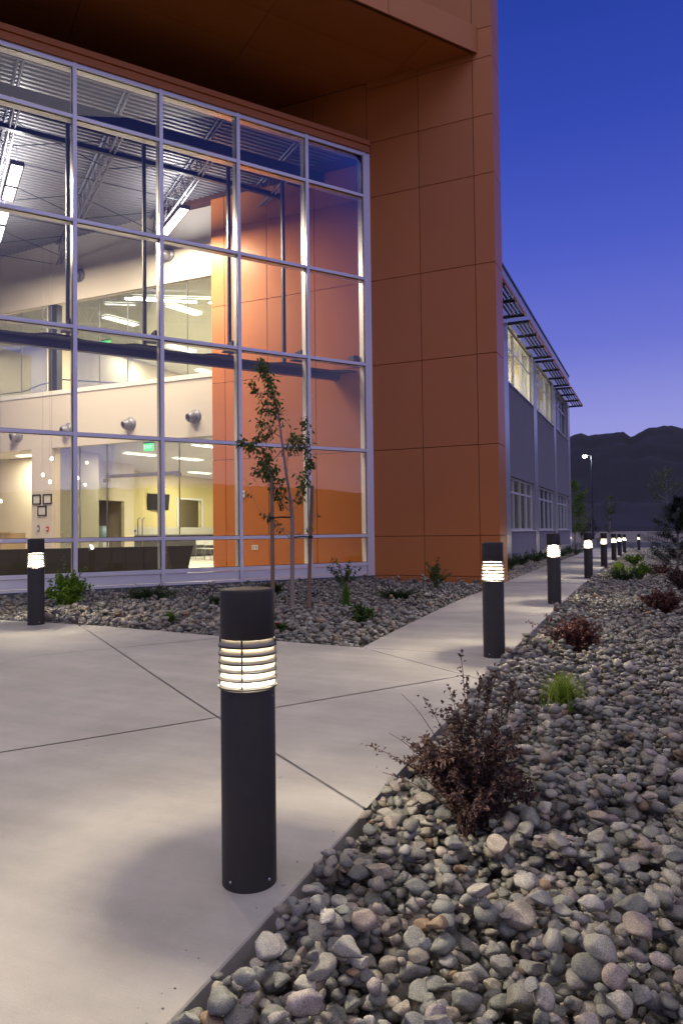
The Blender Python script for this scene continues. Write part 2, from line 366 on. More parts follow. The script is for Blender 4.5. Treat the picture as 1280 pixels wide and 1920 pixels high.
def slab_mesh(poly, top=0.0, thick=.19, bevel=.006, step=.6):
    """draped slab: grid-sliced top that follows the terrain, rounded arris, sides"""
    mb = MB(); P0 = inset(poly, 0); P1 = inset(poly, bevel)
    if len(P1) < 3: return None
    xs = [p[0] for p in P1]; ys = [p[1] for p in P1]
    pieces = [P1]
    def cut(pieces, a, b, lo, hi):
        c = math.floor(lo / step) * step + step
        while c < hi:
            nxt = []
            for pc in pieces:
                u = clip(pc, a, b, c); v = clip(pc, -a, -b, -c)
                for w in (u, v):
                    if len(w) >= 3 and abs(area(w)) > 1e-8: nxt.append(w)
            pieces = nxt; c += step
        return pieces
    pieces = cut(pieces, 0, 1, min(ys), max(ys)); pieces = cut(pieces, 1, 0, min(xs), max(xs)) if max(xs) - min(xs) < 30 else pieces
    idx = {}
    def vi(p, dz):
        k = (round(p[0], 5), round(p[1], 5), dz)
        if k not in idx:
            idx[k] = len(mb.v); mb.v.append((p[0], p[1], G(p[0], p[1]) + top + dz))
        return idx[k]
    for pc in pieces:
        if area(pc) < 0: pc = pc[::-1]
        f = []
        for p in pc:
            i = vi(p, 0.0)
            if not f or f[-1] != i: f.append(i)
        if len(f) > 2 and f[0] == f[-1]: f.pop()
        if len(f) >= 3: mb.f.append(tuple(f)); mb.sm.append(False)
    # rim
    def dens(A, B):
        L = math.hypot(B[0] - A[0], B[1] - A[1]); n = max(1, int(L / step)); return n
    n = len(P0)
    for i in range(n):
        a0, b0 = P0[i], P0[(i + 1) % n]
        # nearest inset points
        a1 = min(P1, key=lambda p: (p[0] - a0[0]) ** 2 + (p[1] - a0[1]) ** 2); b1 = min(P1, key=lambda p: (p[0] - b0[0]) ** 2 + (p[1] - b0[1]) ** 2)
        k = dens(a0, b0)
        for j in range(k):
            t0, t1 = j / k, (j + 1) / k
            L = lambda A, B, t: (A[0] + (B[0] - A[0]) * t, A[1] + (B[1] - A[1]) * t)
            p0, p1 = L(a0, b0, t0), L(a0, b0, t1); q0, q1 = L(a1, b1, t0), L(a1, b1, t1)
            o = len(mb.v)
            for p, dz in ((q0, 0), (q1, 0), (p1, -bevel), (p0, -bevel), (p1, -thick), (p0, -thick)):
                mb.v.append((p[0], p[1], G(p[0], p[1]) + top + dz))
            mb.f.append((o + 3, o + 2, o + 1, o)); mb.f.append((o + 5, o + 4, o + 2, o + 3)); mb.sm += [False, False]
    return mb

# =================================================================== GROUND
def terrain():
    mb = MB()
    xs = [-3500, -900, -300, -120, -60, -40, -30, -20, -12, -8, -6, -4, -2, 0, 2, 4, 8, 14, 25, 50, 120, 400, 1200, 3500]
    ys = [-3500, -800, -200, -60, -20, -8, -4, 0, 2, 4, 6, 8, 10, 12, 14, 17, 20, 24, 28, 34, 40, 48, 57, 70, 85, 110, 150, 250, 500, 1200, 3500]
    for y in ys:
        for x in xs:
            d = .22 if (abs(x) < 40 and abs(y) < 70) else .12
            mb.v.append((x, y, G(x, y) - d))
    nx = len(xs)
    for j in range(len(ys) - 1):
        for i in range(nx - 1): mb.f.append((j * nx + i, j * nx + i + 1, (j + 1) * nx + i + 1, (j + 1) * nx + i)); mb.sm.append(True)
    return mb.build('ground', M['ground'], kind='structure')
terrain()

def mountains():
    az_pts = [-180, -150, -120, -90, -60, -40, -25, -14, -9, -6.4, -6.1, -5.67, -5.2, -4.75, -4.25, -3.68, -3.23, -2.37, -2.12, -1.75, -1.27, -.54, .36, 1.06, 1.76, 3, 6, 14, 25, 40, 60, 75, 90, 105, 120, 150, 180]
    el_pts = [.05, .06, .05, .06, .08, .07, .09, .10, .108, .113, .1154, .1186, .1189, .1163, .1173, .1174, .1191, .1182, .1159, .112, .1164, .1204, .1207, .1199, .1163, .112, .118, .10, .085, .08, .07, .062, .048, .066, .052, .055, .05]
    na, nr = 1440, 60
    az = np.linspace(-180, 180, na + 1)[:-1]
    prof = np.interp(az, az_pts, el_pts)
    v = []; R0, R1 = 500., 3600.
    for j in range(nr):
        fr = j / (nr - 1); r = R0 + (R1 - R0) * fr
        for i in range(na):
            a = rad(az[i]); x, y = r * math.sin(a), r * math.cos(a)
            g = min(1, fr / .62); sm = g * g * (3 - 2 * g)
            ridge = mnoise.fractal(Vector((x * .0034, y * .0034, 3.1)), .7, 2.2, 7)
            ridge2 = 1 - abs(mnoise.noise(Vector((x * .007, y * .007, 8.))))
            top = prof[i] * (R0 + (R1 - R0) * .62) + EYE
            top += mnoise.fractal(Vector((az[i] * 1.1, 0, 5.)), .7, 2.2, 6) * 6
            hgt = top * sm
            body = math.sin(min(1, g) * math.pi) ** 1.0
            hgt += body * (1 - g * .5) * (ridge * 26 + (ridge2 - .7) * 5)
            if fr > .62: hgt = top * (1 - (fr - .62) * 1.2)
            if fr < .03: hgt = -8
            v.append((x, y, hgt - .6 + EYE * 0))
    f = []
    for j in range(nr - 1):
        for i in range(na):
            i2 = (i + 1) % na; f.append((j * na + i, j * na + i2, (j + 1) * na + i2, (j + 1) * na + i))
    mb = MB(); mb.v = v; mb.f = f; mb.sm = [True] * len(f)
    mb.build('mountain_range', M['mountain'], kind='structure')
mountains()

# ------------------------------------------------------------------ concrete plaza and path
RE = [(-1.25, -4.0), (-1.25, 1.6), (-1.30, 3.1), (-1.32, 3.8), (-1.345, 4.7), (-1.385, 6.0), (-1.42, 9.), (-1.44, 11.), (-1.52, 15.), (-1.66, 23.3), (-1.75, 33.), (-1.95, 45), (-2.2, 60.)]
LE = [(-2.95, 7.17), (-3.03, 8.86), (-3.15, 12), (-3.25, 16.2), (-3.6, 25.2), (-4.0, 35), (-4.3, 45), (-4.7, 60)]
def rex(y): return float(np.interp(y, [p[1] for p in RE], [p[0] for p in RE]))
def lex(y): return float(np.interp(y, [p[1] for p in LE], [p[0] for p in LE]))
plaza = thing('concrete_plaza', '', ''); del plaza['label'], plaza['category']; plaza['kind'] = 'structure'
GAP = .0075
plaza_poly = [(-14.5, -4.0), (-1.25, -4.0), (-1.25, 1.6), (-1.30, 3.1), (-1.345, 4.7), (-1.385, 6.0), (-2.95, 7.17), (-14.5, 7.3)]
# convex-ise: treat the right edge as its own clip per slab
A0 = np.array((-2.95, 7.165))
cdir = np.array((CD.x, CD.y)); ndir = np.array((ND.x, ND.y))
# joints in C direction are offsets along ndir, joints in N direction are offsets along cdir, measured from A0
def cs(p): d = np.array(p) - A0; return float(d @ cdir), float(d @ ndir)
c_offs = [cs((-5.37, 6.08))[1], cs((-2.89, 4.33))[1]]   # C-direction joints
n_offs = [0.0, cs((-2.89, 4.33))[0]]                    # N-direction joints
pitch_n = c_offs[1] - c_offs[0]; pitch_c = n_offs[0] - n_offs[1]
cl_ = [c_offs[0] - 2 * pitch_n - .4, c_offs[0] - pitch_n, c_offs[0], c_offs[1], c_offs[1] + pitch_n, c_offs[1] + 2 * pitch_n, c_offs[1] + 3 * pitch_n]
nl_ = [0.0, n_offs[1], n_offs[1] - pitch_c, n_offs[1] - 2 * pitch_c, n_offs[1] - 3 * pitch_c, n_offs[1] - 4 * pitch_c]
def strip(poly, d, vals):
    res = []
    vs = sorted(vals); prev = None; rest = poly
    for v_ in vs:
        lo = clip(rest, -d[0], -d[1], -(float(A0 @ d) + v_)); hi = clip(rest, d[0], d[1], float(A0 @ d) + v_)
        if len(lo) >= 3 and abs(area(lo)) > .02: res.append(lo)
        rest = hi
        if len(rest) < 3: break
    if len(rest) >= 3 and abs(area(rest)) > .02: res.append(rest)
    return res
slabs = []
# the plaza body splits in two convex zones: main (y<bed line) and the wedge right of the N joint through A0
main = [(-14.5, -4.0), (-1.25, -4.0), (-1.25, 1.6), (-1.30, 3.1), (-1.345, 4.7), (-1.385, 6.0), (-1.40, 6.07), (-2.95, 7.17), (-14.5, 7.3)]
for a in strip(main, cdir, nl_):
    for b in strip(a, ndir, cl_): slabs.append(b)
# wedge between N joint and the first cross joint of the path
slabs.append([(-1.40, 6.07), (-1.405, 7.16), (-2.95, 7.165)])
ycuts = [7.16, 10.3, 13.4, 16.5, 19.6, 22.8, 26, 29.4, 33, 37, 41, 45, 50, 55, 60]
for a, b in zip(ycuts[:-1], ycuts[1:]):
    slabs.append([(rex(a), a), (rex((a + b) / 2), (a + b) / 2), (rex(b), b), (lex(b), b), (lex((a + b) / 2), (a + b) / 2), (lex(a + 1e-3), a)])
for pl in slabs:
    ins = inset(pl, GAP / 2)
    if len(ins) < 3: continue
    # drop near-duplicate vertices
    cl2 = []
    for p in ins:
        if not cl2 or math.hypot(p[0] - cl2[-1][0], p[1] - cl2[-1][1]) > .004: cl2.append(p)
    if math.hypot(cl2[0][0] - cl2[-1][0], cl2[0][1] - cl2[-1][1]) < .004: cl2.pop()
    if len(cl2) < 3: continue
    sm_ = slab_mesh(cl2)
    if sm_: sm_.build('slab', M['concrete'], plaza)
# joint bed just below the slabs
mb = slab_mesh([(-14.5, -4.), (-1.27, -4.), (-1.30, 1.6), (-1.36, 4.7), (-1.45, 7.1), (-14.5, 7.25)], top=-.009, thick=.1)
mb.build('joint_bed', M['kerb_concrete'], plaza)
mb = slab_mesh([(-2.9, 7.1), (-1.5, 7.1), (-1.6, 20), (-1.8, 34), (-2.3, 59.8), (-4.6, 59.8), (-3.4, 20)], top=-.011, thick=.1, step=.6)
mb.build('joint_bed', M['kerb_concrete'], plaza)

# cross walk and parking area beyond the path
mb = MB(); mb.v = []
def flat(name, x0, x1, y0, y1, dz, material, **kw):
    mb = MB(); nx, ny = 12, 12
    for j in range(ny + 1):
        for i in range(nx + 1):
            x = x0 + (x1 - x0) * i / nx; y = y0 + (y1 - y0) * j / ny; mb.v.append((x, y, G(x, y) + dz))
    for j in range(ny):
        for i in range(nx):
            o = j * (nx + 1) + i; mb.f.append((o, o + 1, o + nx + 2, o + nx + 1)); mb.sm.append(True)
    return mb.build(name, material, **kw)
flat('parking_lot', -30, 30, 62.5, 100, .0, M['asphalt'], kind='structure')
mb = MB()
for i in range(20):
    x = -30 + i * 3
    mb.box(x, x + 2.99, 60.1, 62.5, G(x, 61) - .15, G(x, 61) + .04)
mb.build('far_walk', M['kerb_concrete'], kind='structure')
# painted parking lines
mb = MB()
for i in range(14):
    x = -14 + i * 2.7; z = G(x, 70) + .02
    mb.box(x, x + .12, 66, 71, z, z + .004)
pl_ = mb.build('parking_lines', M['white'], kind='structure')

# =================================================================== STONES
def ico(sub):
    bm = bmesh.new(); bmesh.ops.create_icosphere(bm, subdivisions=sub, radius=1.0)
    v = np.array([x.co[:] for x in bm.verts]); f = np.array([[w.index for w in p.verts] for p in bm.faces]); bm.free(); return v, f
def stone_shapes(sub, n, rs):
    base, f = ico(sub); out = []
    for k in range(n):
        v = base.copy(); off = Vector((rs.rand() * 50, rs.rand() * 50, rs.rand() * 50))
        # planar facets
        for _ in range(rs.randint(5, 14)):
            d = rs.normal(size=3); d /= np.linalg.norm(d); lim = rs.uniform(.52, .82)
            pr = v @ d; over = np.maximum(0, pr - lim); v -= np.outer(over, d)
        if sub > 1:
            nn = np.array([mnoise.noise(Vector(p) * 1.1 + off) for p in v]) * .12 + np.array([mnoise.noise(Vector(p) * 3.2 + off) for p in v]) * .04 + np.array([mnoise.noise(Vector(p) * 8. + off) for p in v]) * .012
        else:
            nn = np.array([mnoise.noise(Vector(p) * 1.1 + off) for p in v]) * .14
        v *= (1 + nn)[:, None]
        v /= np.abs(v).max(axis=0); out.append(v)
    return out, f
PAL = np.array([(.225, .225, .205), (.19, .20, .185), (.29, .28, .25), (.15, .155, .15), (.25, .23, .20), (.29, .26, .225), (.235, .20, .18), (.33, .325, .30), (.23, .165, .11), (.12, .125, .125), (.27, .24, .235), (.20, .205, .20)])
PAL = PAL * np.array((1.16, 1.12, 1.0))
PW = np.array([5, 5, 4, 3.5, 4, 2, 1.6, 2, .8, 2, 2, 4.]); PW /= PW.sum()
def rotm(rs, flatness):
    a = rs.uniform(0, 2 * np.pi); tx, ty = rs.normal(0, flatness, 2)
    return np.array((Euler((tx, ty, 0)).to_matrix() @ Matrix.Rotation(a, 3, 'Z')))
class Bed:
    """drops ellipsoidal stones one by one on a height map"""
    def __init__(s, x0, x1, y0, y1, res, base):
        s.x0, s.y0, s.res = x0, y0, res; s.nx = int((x1 - x0) / res); s.ny = int((y1 - y0) / res)
        X = x0 + (np.arange(s.nx) + .5) * res; Y = y0 + (np.arange(s.ny) + .5) * res
        XX, YY = np.meshgrid(X, Y); s.gx, s.gy = XX, YY; s.h = Gn(XX, YY) + base
        s.st = []
    def drop(s, x, y, a, b, c, th, sink=.8):
        r = max(a, b); i0 = int((x - r - s.x0) / s.res); i1 = int((x + r - s.x0) / s.res) + 1; j0 = int((y - r - s.y0) / s.res); j1 = int((y + r - s.y0) / s.res) + 1
        i0 = max(0, i0); j0 = max(0, j0); i1 = min(s.nx, i1); j1 = min(s.ny, j1)
        if i1 <= i0 or j1 <= j0: return
        gx = s.gx[j0:j1, i0:i1] - x; gy = s.gy[j0:j1, i0:i1] - y; ct, st_ = math.cos(th), math.sin(th)
        u = (gx * ct + gy * st_) / a; w = (-gx * st_ + gy * ct) / b; q = 1 - u * u - w * w
        m_ = q > 0
        if not m_.any(): return
        e = c * np.sqrt(q[m_]); hh = s.h[j0:j1, i0:i1]
        hv = hh[m_]
        zc = np.percentile(hv + e * sink, 95)
        hh[m_] = np.maximum(hv, zc + e * .92)
        s.st.append((x, y, zc, a, b, c, th))
def pts_jit(x0, x1, y0, y1, sp, rs, inside):
    xs = np.arange(x0, x1, sp); ys = np.arange(y0, y1, sp * .88); out = []
    for j, y in enumerate(ys):
        for x in xs + (sp / 2 if j % 2 else 0):
            px_, py_ = x + rs.uniform(-.42, .42) * sp, y + rs.uniform(-.42, .42) * sp
            if inside(px_, py_): out.append((px_, py_))
    rs.shuffle(out); return out
camv = np.array((0, 0, EYE)); crn, cun, cfn = [np.array(v[:]) for v in (cr, cu, cf)]
def projn(p):
    d = p - camv; z = d @ cfn
    return 640 + F_PX * (d @ crn) / z, 960 - F_PX * (d @ cun) / z, z
def stones_mass(name, items, shapes, faces, rs, parent, flatness=.22):
    nv = len(shapes[0]); n = len(items)
    V = np.empty((n * nv, 3)); T = np.empty((n * nv, 4)); T[:, 3] = 1
    Fc = np.empty((n * len(faces), 3), dtype=np.int32)
    for k, (x, y, z, a, b, c, th) in enumerate(items):
        s = shapes[rs.randint(len(shapes))]
        v = (s @ rotm(rs, .0).T) * np.array((a, b, c)) * 1.06
        t = Euler((rs.normal(0, flatness), rs.normal(0, flatness), th)).to_matrix()
        V[k * nv:(k + 1) * nv] = v @ np.array(t).T + (x, y, z)
        col = PAL[rs.choice(len(PAL), p=PW)] * rs.uniform(.8, 1.25)
        T[k * nv:(k + 1) * nv, :3] = col
        Fc[k * len(faces):(k + 1) * len(faces)] = faces + k * nv
    me = bpy.data.meshes.new(name); me.vertices.add(n * nv); me.vertices.foreach_set('co', V.ravel())
    nf = len(Fc); me.loops.add(nf * 3); me.loops.foreach_set('vertex_index', Fc.ravel()); me.polygons.add(nf)
    me.polygons.foreach_set('loop_start', np.arange(0, nf * 3, 3, dtype=np.int32))
    me.polygons.foreach_set('loop_total', np.full(nf, 3, dtype=np.int32))
    me.polygons.foreach_set('use_smooth', np.ones(nf, dtype=bool))
    at = me.attributes.new('tint', 'FLOAT_COLOR', 'POINT'); at.data.foreach_set('color', T.ravel())
    me.update(calc_edges=True); me.validate(); me.materials.append(M['stone_mass'])
    return link(name, me, parent, kind='stuff')
rs = np.random.RandomState(5)
top_, topf = stone_shapes(3, 26, rs); hi, hf = stone_shapes(2, 16, rs); mid, mf = stone_shapes(1, 16, rs)
lowb, lf = ico(1); lo = [v * (1 + rs.uniform(-.1, .1, len(v)))[:, None] for v in [ico(1)[0]] * 6]
b20 = bmesh.new(); bmesh.ops.create_icosphere(b20, subdivisions=1, radius=1.0); b20.free()
def ico20():
    bm = bmesh.new(); bmesh.ops.create_cone(bm, cap_ends=True, segments=6, radius1=.8, radius2=.55, depth=1.1)
    bmesh.ops.triangulate(bm, faces=bm.faces)
    v = np.array([x.co[:] for x in bm.verts]); f = np.array([[w.index for w in p.verts] for p in bm.faces]); bm.free(); return v, f
tinyv, tf = ico20(); tiny = [tinyv * (1 + rs.uniform(-.2, .2, len(tinyv)))[:, None] for _ in range(8)]

# soil under each bed
def sheet(name, poly, dz, material, parent=None, step=.6, **kw):
    mb = slab_mesh(poly, top=dz, thick=.1, bevel=.001, step=step); return mb.build(name, material, parent, **kw)
rbed = thing('gravel_bed', '', ''); del rbed['label'], rbed['category']; rbed['kind'] = 'structure'
mb = MB(); ys = list(np.arange(-3, 62, .8))
for y in ys:
    mb.v.append((rex(max(y, -4)) - .05, y, G(-1.3, y) - .16)); mb.v.append((1.2, y, G(1, y) - .16)); mb.v.append((14, y, G(8, y) - .16))
for j in range(len(ys) - 1):
    for i in range(2): mb.f.append((j * 3 + i, j * 3 + i + 1, j * 3 + i + 4, j * 3 + i + 3)); mb.sm.append(True)
mb.build('soil_base', M['soil'], rbed)

def in_r(x, y): return x > rex(y) + .03
def size(rs, m_, s=.33):
    a = m_ * math.exp(rs.normal(0, s)); a = min(max(a, m_ * .5), m_ * 1.9)
    return a, a * rs.uniform(.62, .92), a * rs.uniform(.40, .72)
# near zone
bed = Bed(-1.5, 2.4, .9, 8.5, .008, -.125)
for layer, (sp, msz) in enumerate([(.047, .0245), (.047, .0255), (.075, .029)]):
    P_ = pts_jit(-1.35, 2.2, 1.0, 8.4, sp, rs, in_r)
    for x, y in P_:
        a, b, c = size(rs, msz)
        if x - a < rex(y) + .006: x = rex(y) + .008 + a * 1.04
        if x > 1.0 and layer == 2: continue
        bed.drop(x, y, a, b, c, rs.uniform(0, np.pi))
info = []
for k, st in enumerate(bed.st):
    x, y, z, a, b, c, th = st
    i = int((x - bed.x0) / bed.res); j = int((y - bed.y0) / bed.res)
    vis = 0 <= i < bed.nx and 0 <= j < bed.ny and bed.h[j, i] <= z + c * .97
    u, v_, dd = projn(np.array((x, y, z)))
    inframe = dd > .3 and -20 < u < 1300 and v_ < 1950
    info.append((a * b / (dd * dd) if (vis and inframe) else -1, k))
info.sort(reverse=True); chosen = set(k for s_, k in info[:300])
smeshes = []
for s in top_:
    mb = MB(); mb.v = [tuple(p) for p in s]; mb.f = [tuple(int(i) for i in f) for f in topf]; mb.sm = [True] * len(mb.f)
    me = mb.mesh('stone'); me.materials.append(M['stone_obj']); smeshes.append(me)
for k in sorted(chosen):
    x, y, z, a, b, c, th = bed.st[k]
    o = bpy.data.objects.new('stone', smeshes[rs.randint(len(smeshes))]); COL.objects.link(o); o.parent = rbed
    o.location = (x, y, z); o.scale = (a * 1.07, b * 1.07, c * 1.07); o.rotation_euler = (rs.normal(0, .18), rs.normal(0, .18), th)
    col = PAL[rs.choice(len(PAL), p=PW)] * rs.uniform(.8, 1.3); o.color = (*col, 1)
rest = [st for k, st in enumerate(bed.st) if k not in chosen]
near = [s for s in rest if s[1] < 4.2]; far_ = [s for s in rest if s[1] >= 4.2]
near_hi = [s for s in near if s[0] < .35]; near_lo = [s for s in near if s[0] >= .35]
stones_mass('river_stones', near_hi, hi, hf, rs, rbed)
stones_mass('river_stones', far_ + near_lo, mid, mf, rs, rbed)
# mid zone 8.4 - 20
bed2 = Bed(-1.8, 2.6, 8.0, 22.2, .02, -.115)
for sp, msz in [(.062, .030), (.070, .034)]:
    for x, y in pts_jit(-1.6, 2.4, 8.3, 22, sp, rs, in_r):
        a, b, c = size(rs, msz); bed2.drop(x, y, a, b, c, rs.uniform(0, np.pi))
stones_mass('river_stones', bed2.st, tiny, tf, rs, rbed, .4)
items = []
for x, y in pts_jit(-2.2, 4.5, 22, 60, .17, rs, in_r):
    a, b, c = size(rs, .085); items.append((x, y, G(x, y) - .09, a, b, c, rs.uniform(0, 3)))
stones_mass('river_stones', items, tiny, tf, rs, rbed, .4)

# grit and stray pebbles on the slab edge
items = []
for _ in range(70):
    y = rs.uniform(1.0, 7.5); d_ = abs(rs.normal(0, .10)) + .012; x = rex(y) - d_
    a = rs.uniform(.0015, .0045) * (1.9 if rs.rand() < .05 else 1); items.append((x, y, G(x, y) + a * .4, a, a * .8, a * .6, rs.uniform(0, 3)))
stones_mass('loose_grit', items, mid, mf, rs, rbed)
# left bed between plaza and glass wall
lbed = thing('gravel_bed', '', ''); del lbed['label'], lbed['category']; lbed['kind'] = 'structure'
def in_l(x, y):
    if y < 7.22 - (x + 2.95) * .0 or x > lex(max(y, 7.17)) - .04: return False
    d = Vector((x, y, 0)) - KP; t = -(d.x * ND.x + d.y * ND.y)
    if t > -.12 and y < 16.4 and x < -6.2: return False
    if y > 16.12 and x < -3.2: return False
    return True
mb = MB(); ys = list(np.arange(7.12, 16.3, .35)) + [16.3]
for y in ys:
    xl = (KP + CD * ((y - KP.y) / CD.y)).x - .05; xr = lex(max(y, 7.17)) + .02
    for k in range(13):
        x = xl + (xr - xl) * k / 12; mb.v.append((x, y, G(x, y) - .09))
for j in range(len(ys) - 1):
    for i in range(12): mb.f.append((j * 13 + i, j * 13 + i + 1, (j + 1) * 13 + i + 1, (j + 1) * 13 + i)); mb.sm.append(True)
mb.build('soil_base', M['soil'], lbed)
bed3 = Bed(-13, -2.8, 7.1, 16.4, .016, -.09)
def in_l2(x, y): return in_l(x, y)
for sp, msz in [(.068, .030), (.074, .034)]:
    for x, y in pts_jit(-12.5, -2.9, 7.24, 16.3, sp, rs, in_l2):
        a, b, c = size(rs, msz); bed3.drop(x, y, a, b, c, rs.uniform(0, np.pi))
mid_l = [s for s in bed3.st if s[1] < 10.5]; far_l = [s for s in bed3.st if s[1] >= 10.5]
stones_mass('river_stones', mid_l, mid, mf, rs, lbed, .35); stones_mass('river_stones', far_l, tiny, tf, rs, lbed, .4)
# wing bed: gentle bank up to the wing
wbed = thing('gravel_bed', '', ''); del wbed['label'], wbed['category']; wbed['kind'] = 'structure'
WX = -4.3
def GW(x, y):
    e = lex(y); t = min(1, max(0, (e - x) / max(.05, e - WX))); ba = .42 + .12 * (y - 24) / 16 if y > 20 else .30 + .12 * max(0, (y - 17)) / 3
    ba = min(ba, .56)
    return G(x, y) * (1 - t) + ba * t - .08
mb = MB(); ys = list(np.arange(17.05, 40.6, .5))
for y in ys:
    e = lex(y)
    for k in range(5):
        x = e + (min(WX, e - .2) - .1 - e) * k / 4; mb.v.append((x, y, GW(x, y) if k else G(x, y) - .09))
for j in range(len(ys) - 1):
    for i in range(4): mb.f.append((j * 5 + i, (j + 1) * 5 + i, (j + 1) * 5 + i + 1, j * 5 + i + 1)); mb.sm.append(True)
mb.build('soil_base', M['soil'], wbed)
items = []
for x, y in pts_jit(-4.6, -3.2, 17.1, 40, .095, rs, lambda x, y: x < lex(y) - .04 and x > WX - .1):
    a, b, c = size(rs, .05); items.append((x, y, GW(x, y) + .02, a, b, c, rs.uniform(0, 3)))
stones_mass('river_stones', items, tiny, tf, rs, wbed, .4)

# =================================================================== BUILDING (lobby and tower)
bld = thing('office_building', 'two-storey office building with tall lit glass lobby and orange metal panel tower', 'building', (0, 0, 0))
YO = 16.2; G4 = .006
def panelbox(name, x0, x1, z0, z1, y=YO, th=.035, parent=bld, axis='X', material=None):
    """a thin cassette panel with chamfered edges facing -Y (axis X) or +X (axis Y)"""
    e = .004; mb = MB(); g = G4
    a0, a1, b0, b1 = x0 + g, x1 - g, z0 + g, z1 - g
    back = [(a0, 0, b0), (a1, 0, b0), (a1, 0, b1), (a0, 0, b1)]
    mid_ = [(p[0], -th + e, p[2]) for p in back]
    fr = [(a0 + e, -th, b0 + e), (a1 - e, -th, b0 + e), (a1 - e, -th, b1 - e), (a0 + e, -th, b1 - e)]
    vs = back + mid_ + fr; fs = [(8, 9, 10, 11)]
    for i in range(4):
        j = (i + 1) % 4; fs += [(i, j, j + 4, i + 4), (i + 4, j + 4, j + 8, i + 8)]
    if axis == 'X': vs = [(p[0], y + th + p[1], p[2]) for p in vs]
    else: vs = [(y - th - p[1], p[0], p[2]) for p in vs]
    mb.add(vs, fs); return mb.build(name, material or M['orange'], parent)
ZJ = [.30, 1.235, 3.31, 5.385, 7.46, 9.53, 10.89]
ZT = [12.24, 12.93, 14.9, 16.4]
# tower core
mb = MB()
mb.box(-10.90, -3.30, YO + .037, YO + .40, -.1, 10.42)
mb.box(-12.5, -3.30, YO + .037, YO + .40, 10.42, 16.4)
mb.box(-3.9, -3.30, YO + .4, YO + .76, -.1, 16.4)
mb.build('wall_core', M['orange_dark'], bld)
for xs_, zs in (((-6.36, -5.035, -3.72, -3.262), ZJ + ZT), ):
    for i in range(len(xs_) - 1):
        for j in range(len(zs) - 1):
            panelbox('wall_panel', xs_[i], xs_[i + 1], zs[j], zs[j + 1])
mb = MB(); mb.box(-6.30, -3.27, YO + .004, YO + .036, .12, .296); mb.build('base_trim', M['orange'], bld)
for j in range(len(ZJ) - 1):
    for x0, x1 in ((-10.92, -10.5), (-10.5, -9.2), (-9.2, -7.82), (-7.82, -6.36)):
        panelbox('wall_panel', x0, x1, ZJ[j], min(ZJ[j + 1], 10.42) if j == 5 else ZJ[j + 1])
for x0, x1 in ((-12.5, -10.5), (-10.5, -9.2), (-9.2, -7.82), (-7.82, -6.36)):
    panelbox('wall_panel', x0, x1, 10.89, 12.4)
zs = ZJ + ZT
for j in range(len(zs) - 1):
    panelbox('wall_panel', YO + .002, YO + .80, zs[j], zs[j + 1], y=-3.262, axis='Y')
mb = MB(); mb.box(-3.30, -3.266, YO + .01, YO + .78, .10, .296); mb.build('base_trim', M['orange'], bld)

# canopy : soffit panels, fascia panels, roof
T0, T1 = -2.26, 5.6
S_ = [-13.6, -10.1, -6.61, -3.12, .33, 3.0]; T_ = [-2.14, -1.0, .18, 1.36, 2.54, 3.72, 5.6]
def cbox(name, s0, s1, t0, t1, z0, z1, material, parent=bld):
    mb = MB(); mb.box(s0, s1, t0, t1, z0, z1, CM); return mb.build(name, material, parent)
def cpoly(name, s0, s1, t0, t1, z0, z1, material):
    """soffit piece trimmed where it meets the tower wall"""
    pts = [tuple(W(s, t, 0)[:2]) for s, t in ((s0, t0), (s1, t0), (s1, t1), (s0, t1))]
    pts = clip(pts, 0, -1, -(YO - .012))
    if len(pts) < 3 or abs(area(pts)) < .01: return
    if area(pts) < 0: pts = pts[::-1]
    n = len(pts); mb = MB()
    mb.add([(p[0], p[1], z0) for p in pts] + [(p[0], p[1], z1) for p in pts],
           [tuple(range(n))[::-1], tuple(range(n, 2 * n))] + [(i, (i + 1) % n, (i + 1) % n + n, i + n) for i in range(n)])
    return mb.build(name, material, bld)
for i in range(len(S_) - 1):
    for j in range(len(T_) - 1):
        cpoly('soffit_panel', S_[i] + G4, S_[i + 1] - G4, T_[j] + G4, T_[j + 1] - G4, 12.40, 12.425, M['orange'])
cpoly('canopy_core', -13.6, 3.2, T0 + .04, T1, 12.426, 12.96, M['orange_dark'])
FS = [-13.6, -9.4, -5.2, -1.0, .62, 1.88]
FS = [-13.6, -8.2, -4.4, -.9, 1.62, 3.2]
# fascia seam seen just left of the tower end
for i in range(len(FS) - 1):
    cpoly('fascia_panel', FS[i] + G4, FS[i + 1] - G4, T0, T0 + .038, 12.375, 13.0, M['orange'])
cpoly('roof_membrane', -13.6, 3.2, T0 + .04, T1, 12.962, 12.99, M['dark_steel'])
# wall behind the recess over the lobby roof
cbox('recess_wall', -13.6, 1.0, 5.45, 5.6, 10.9, 12.39, M['orange'])

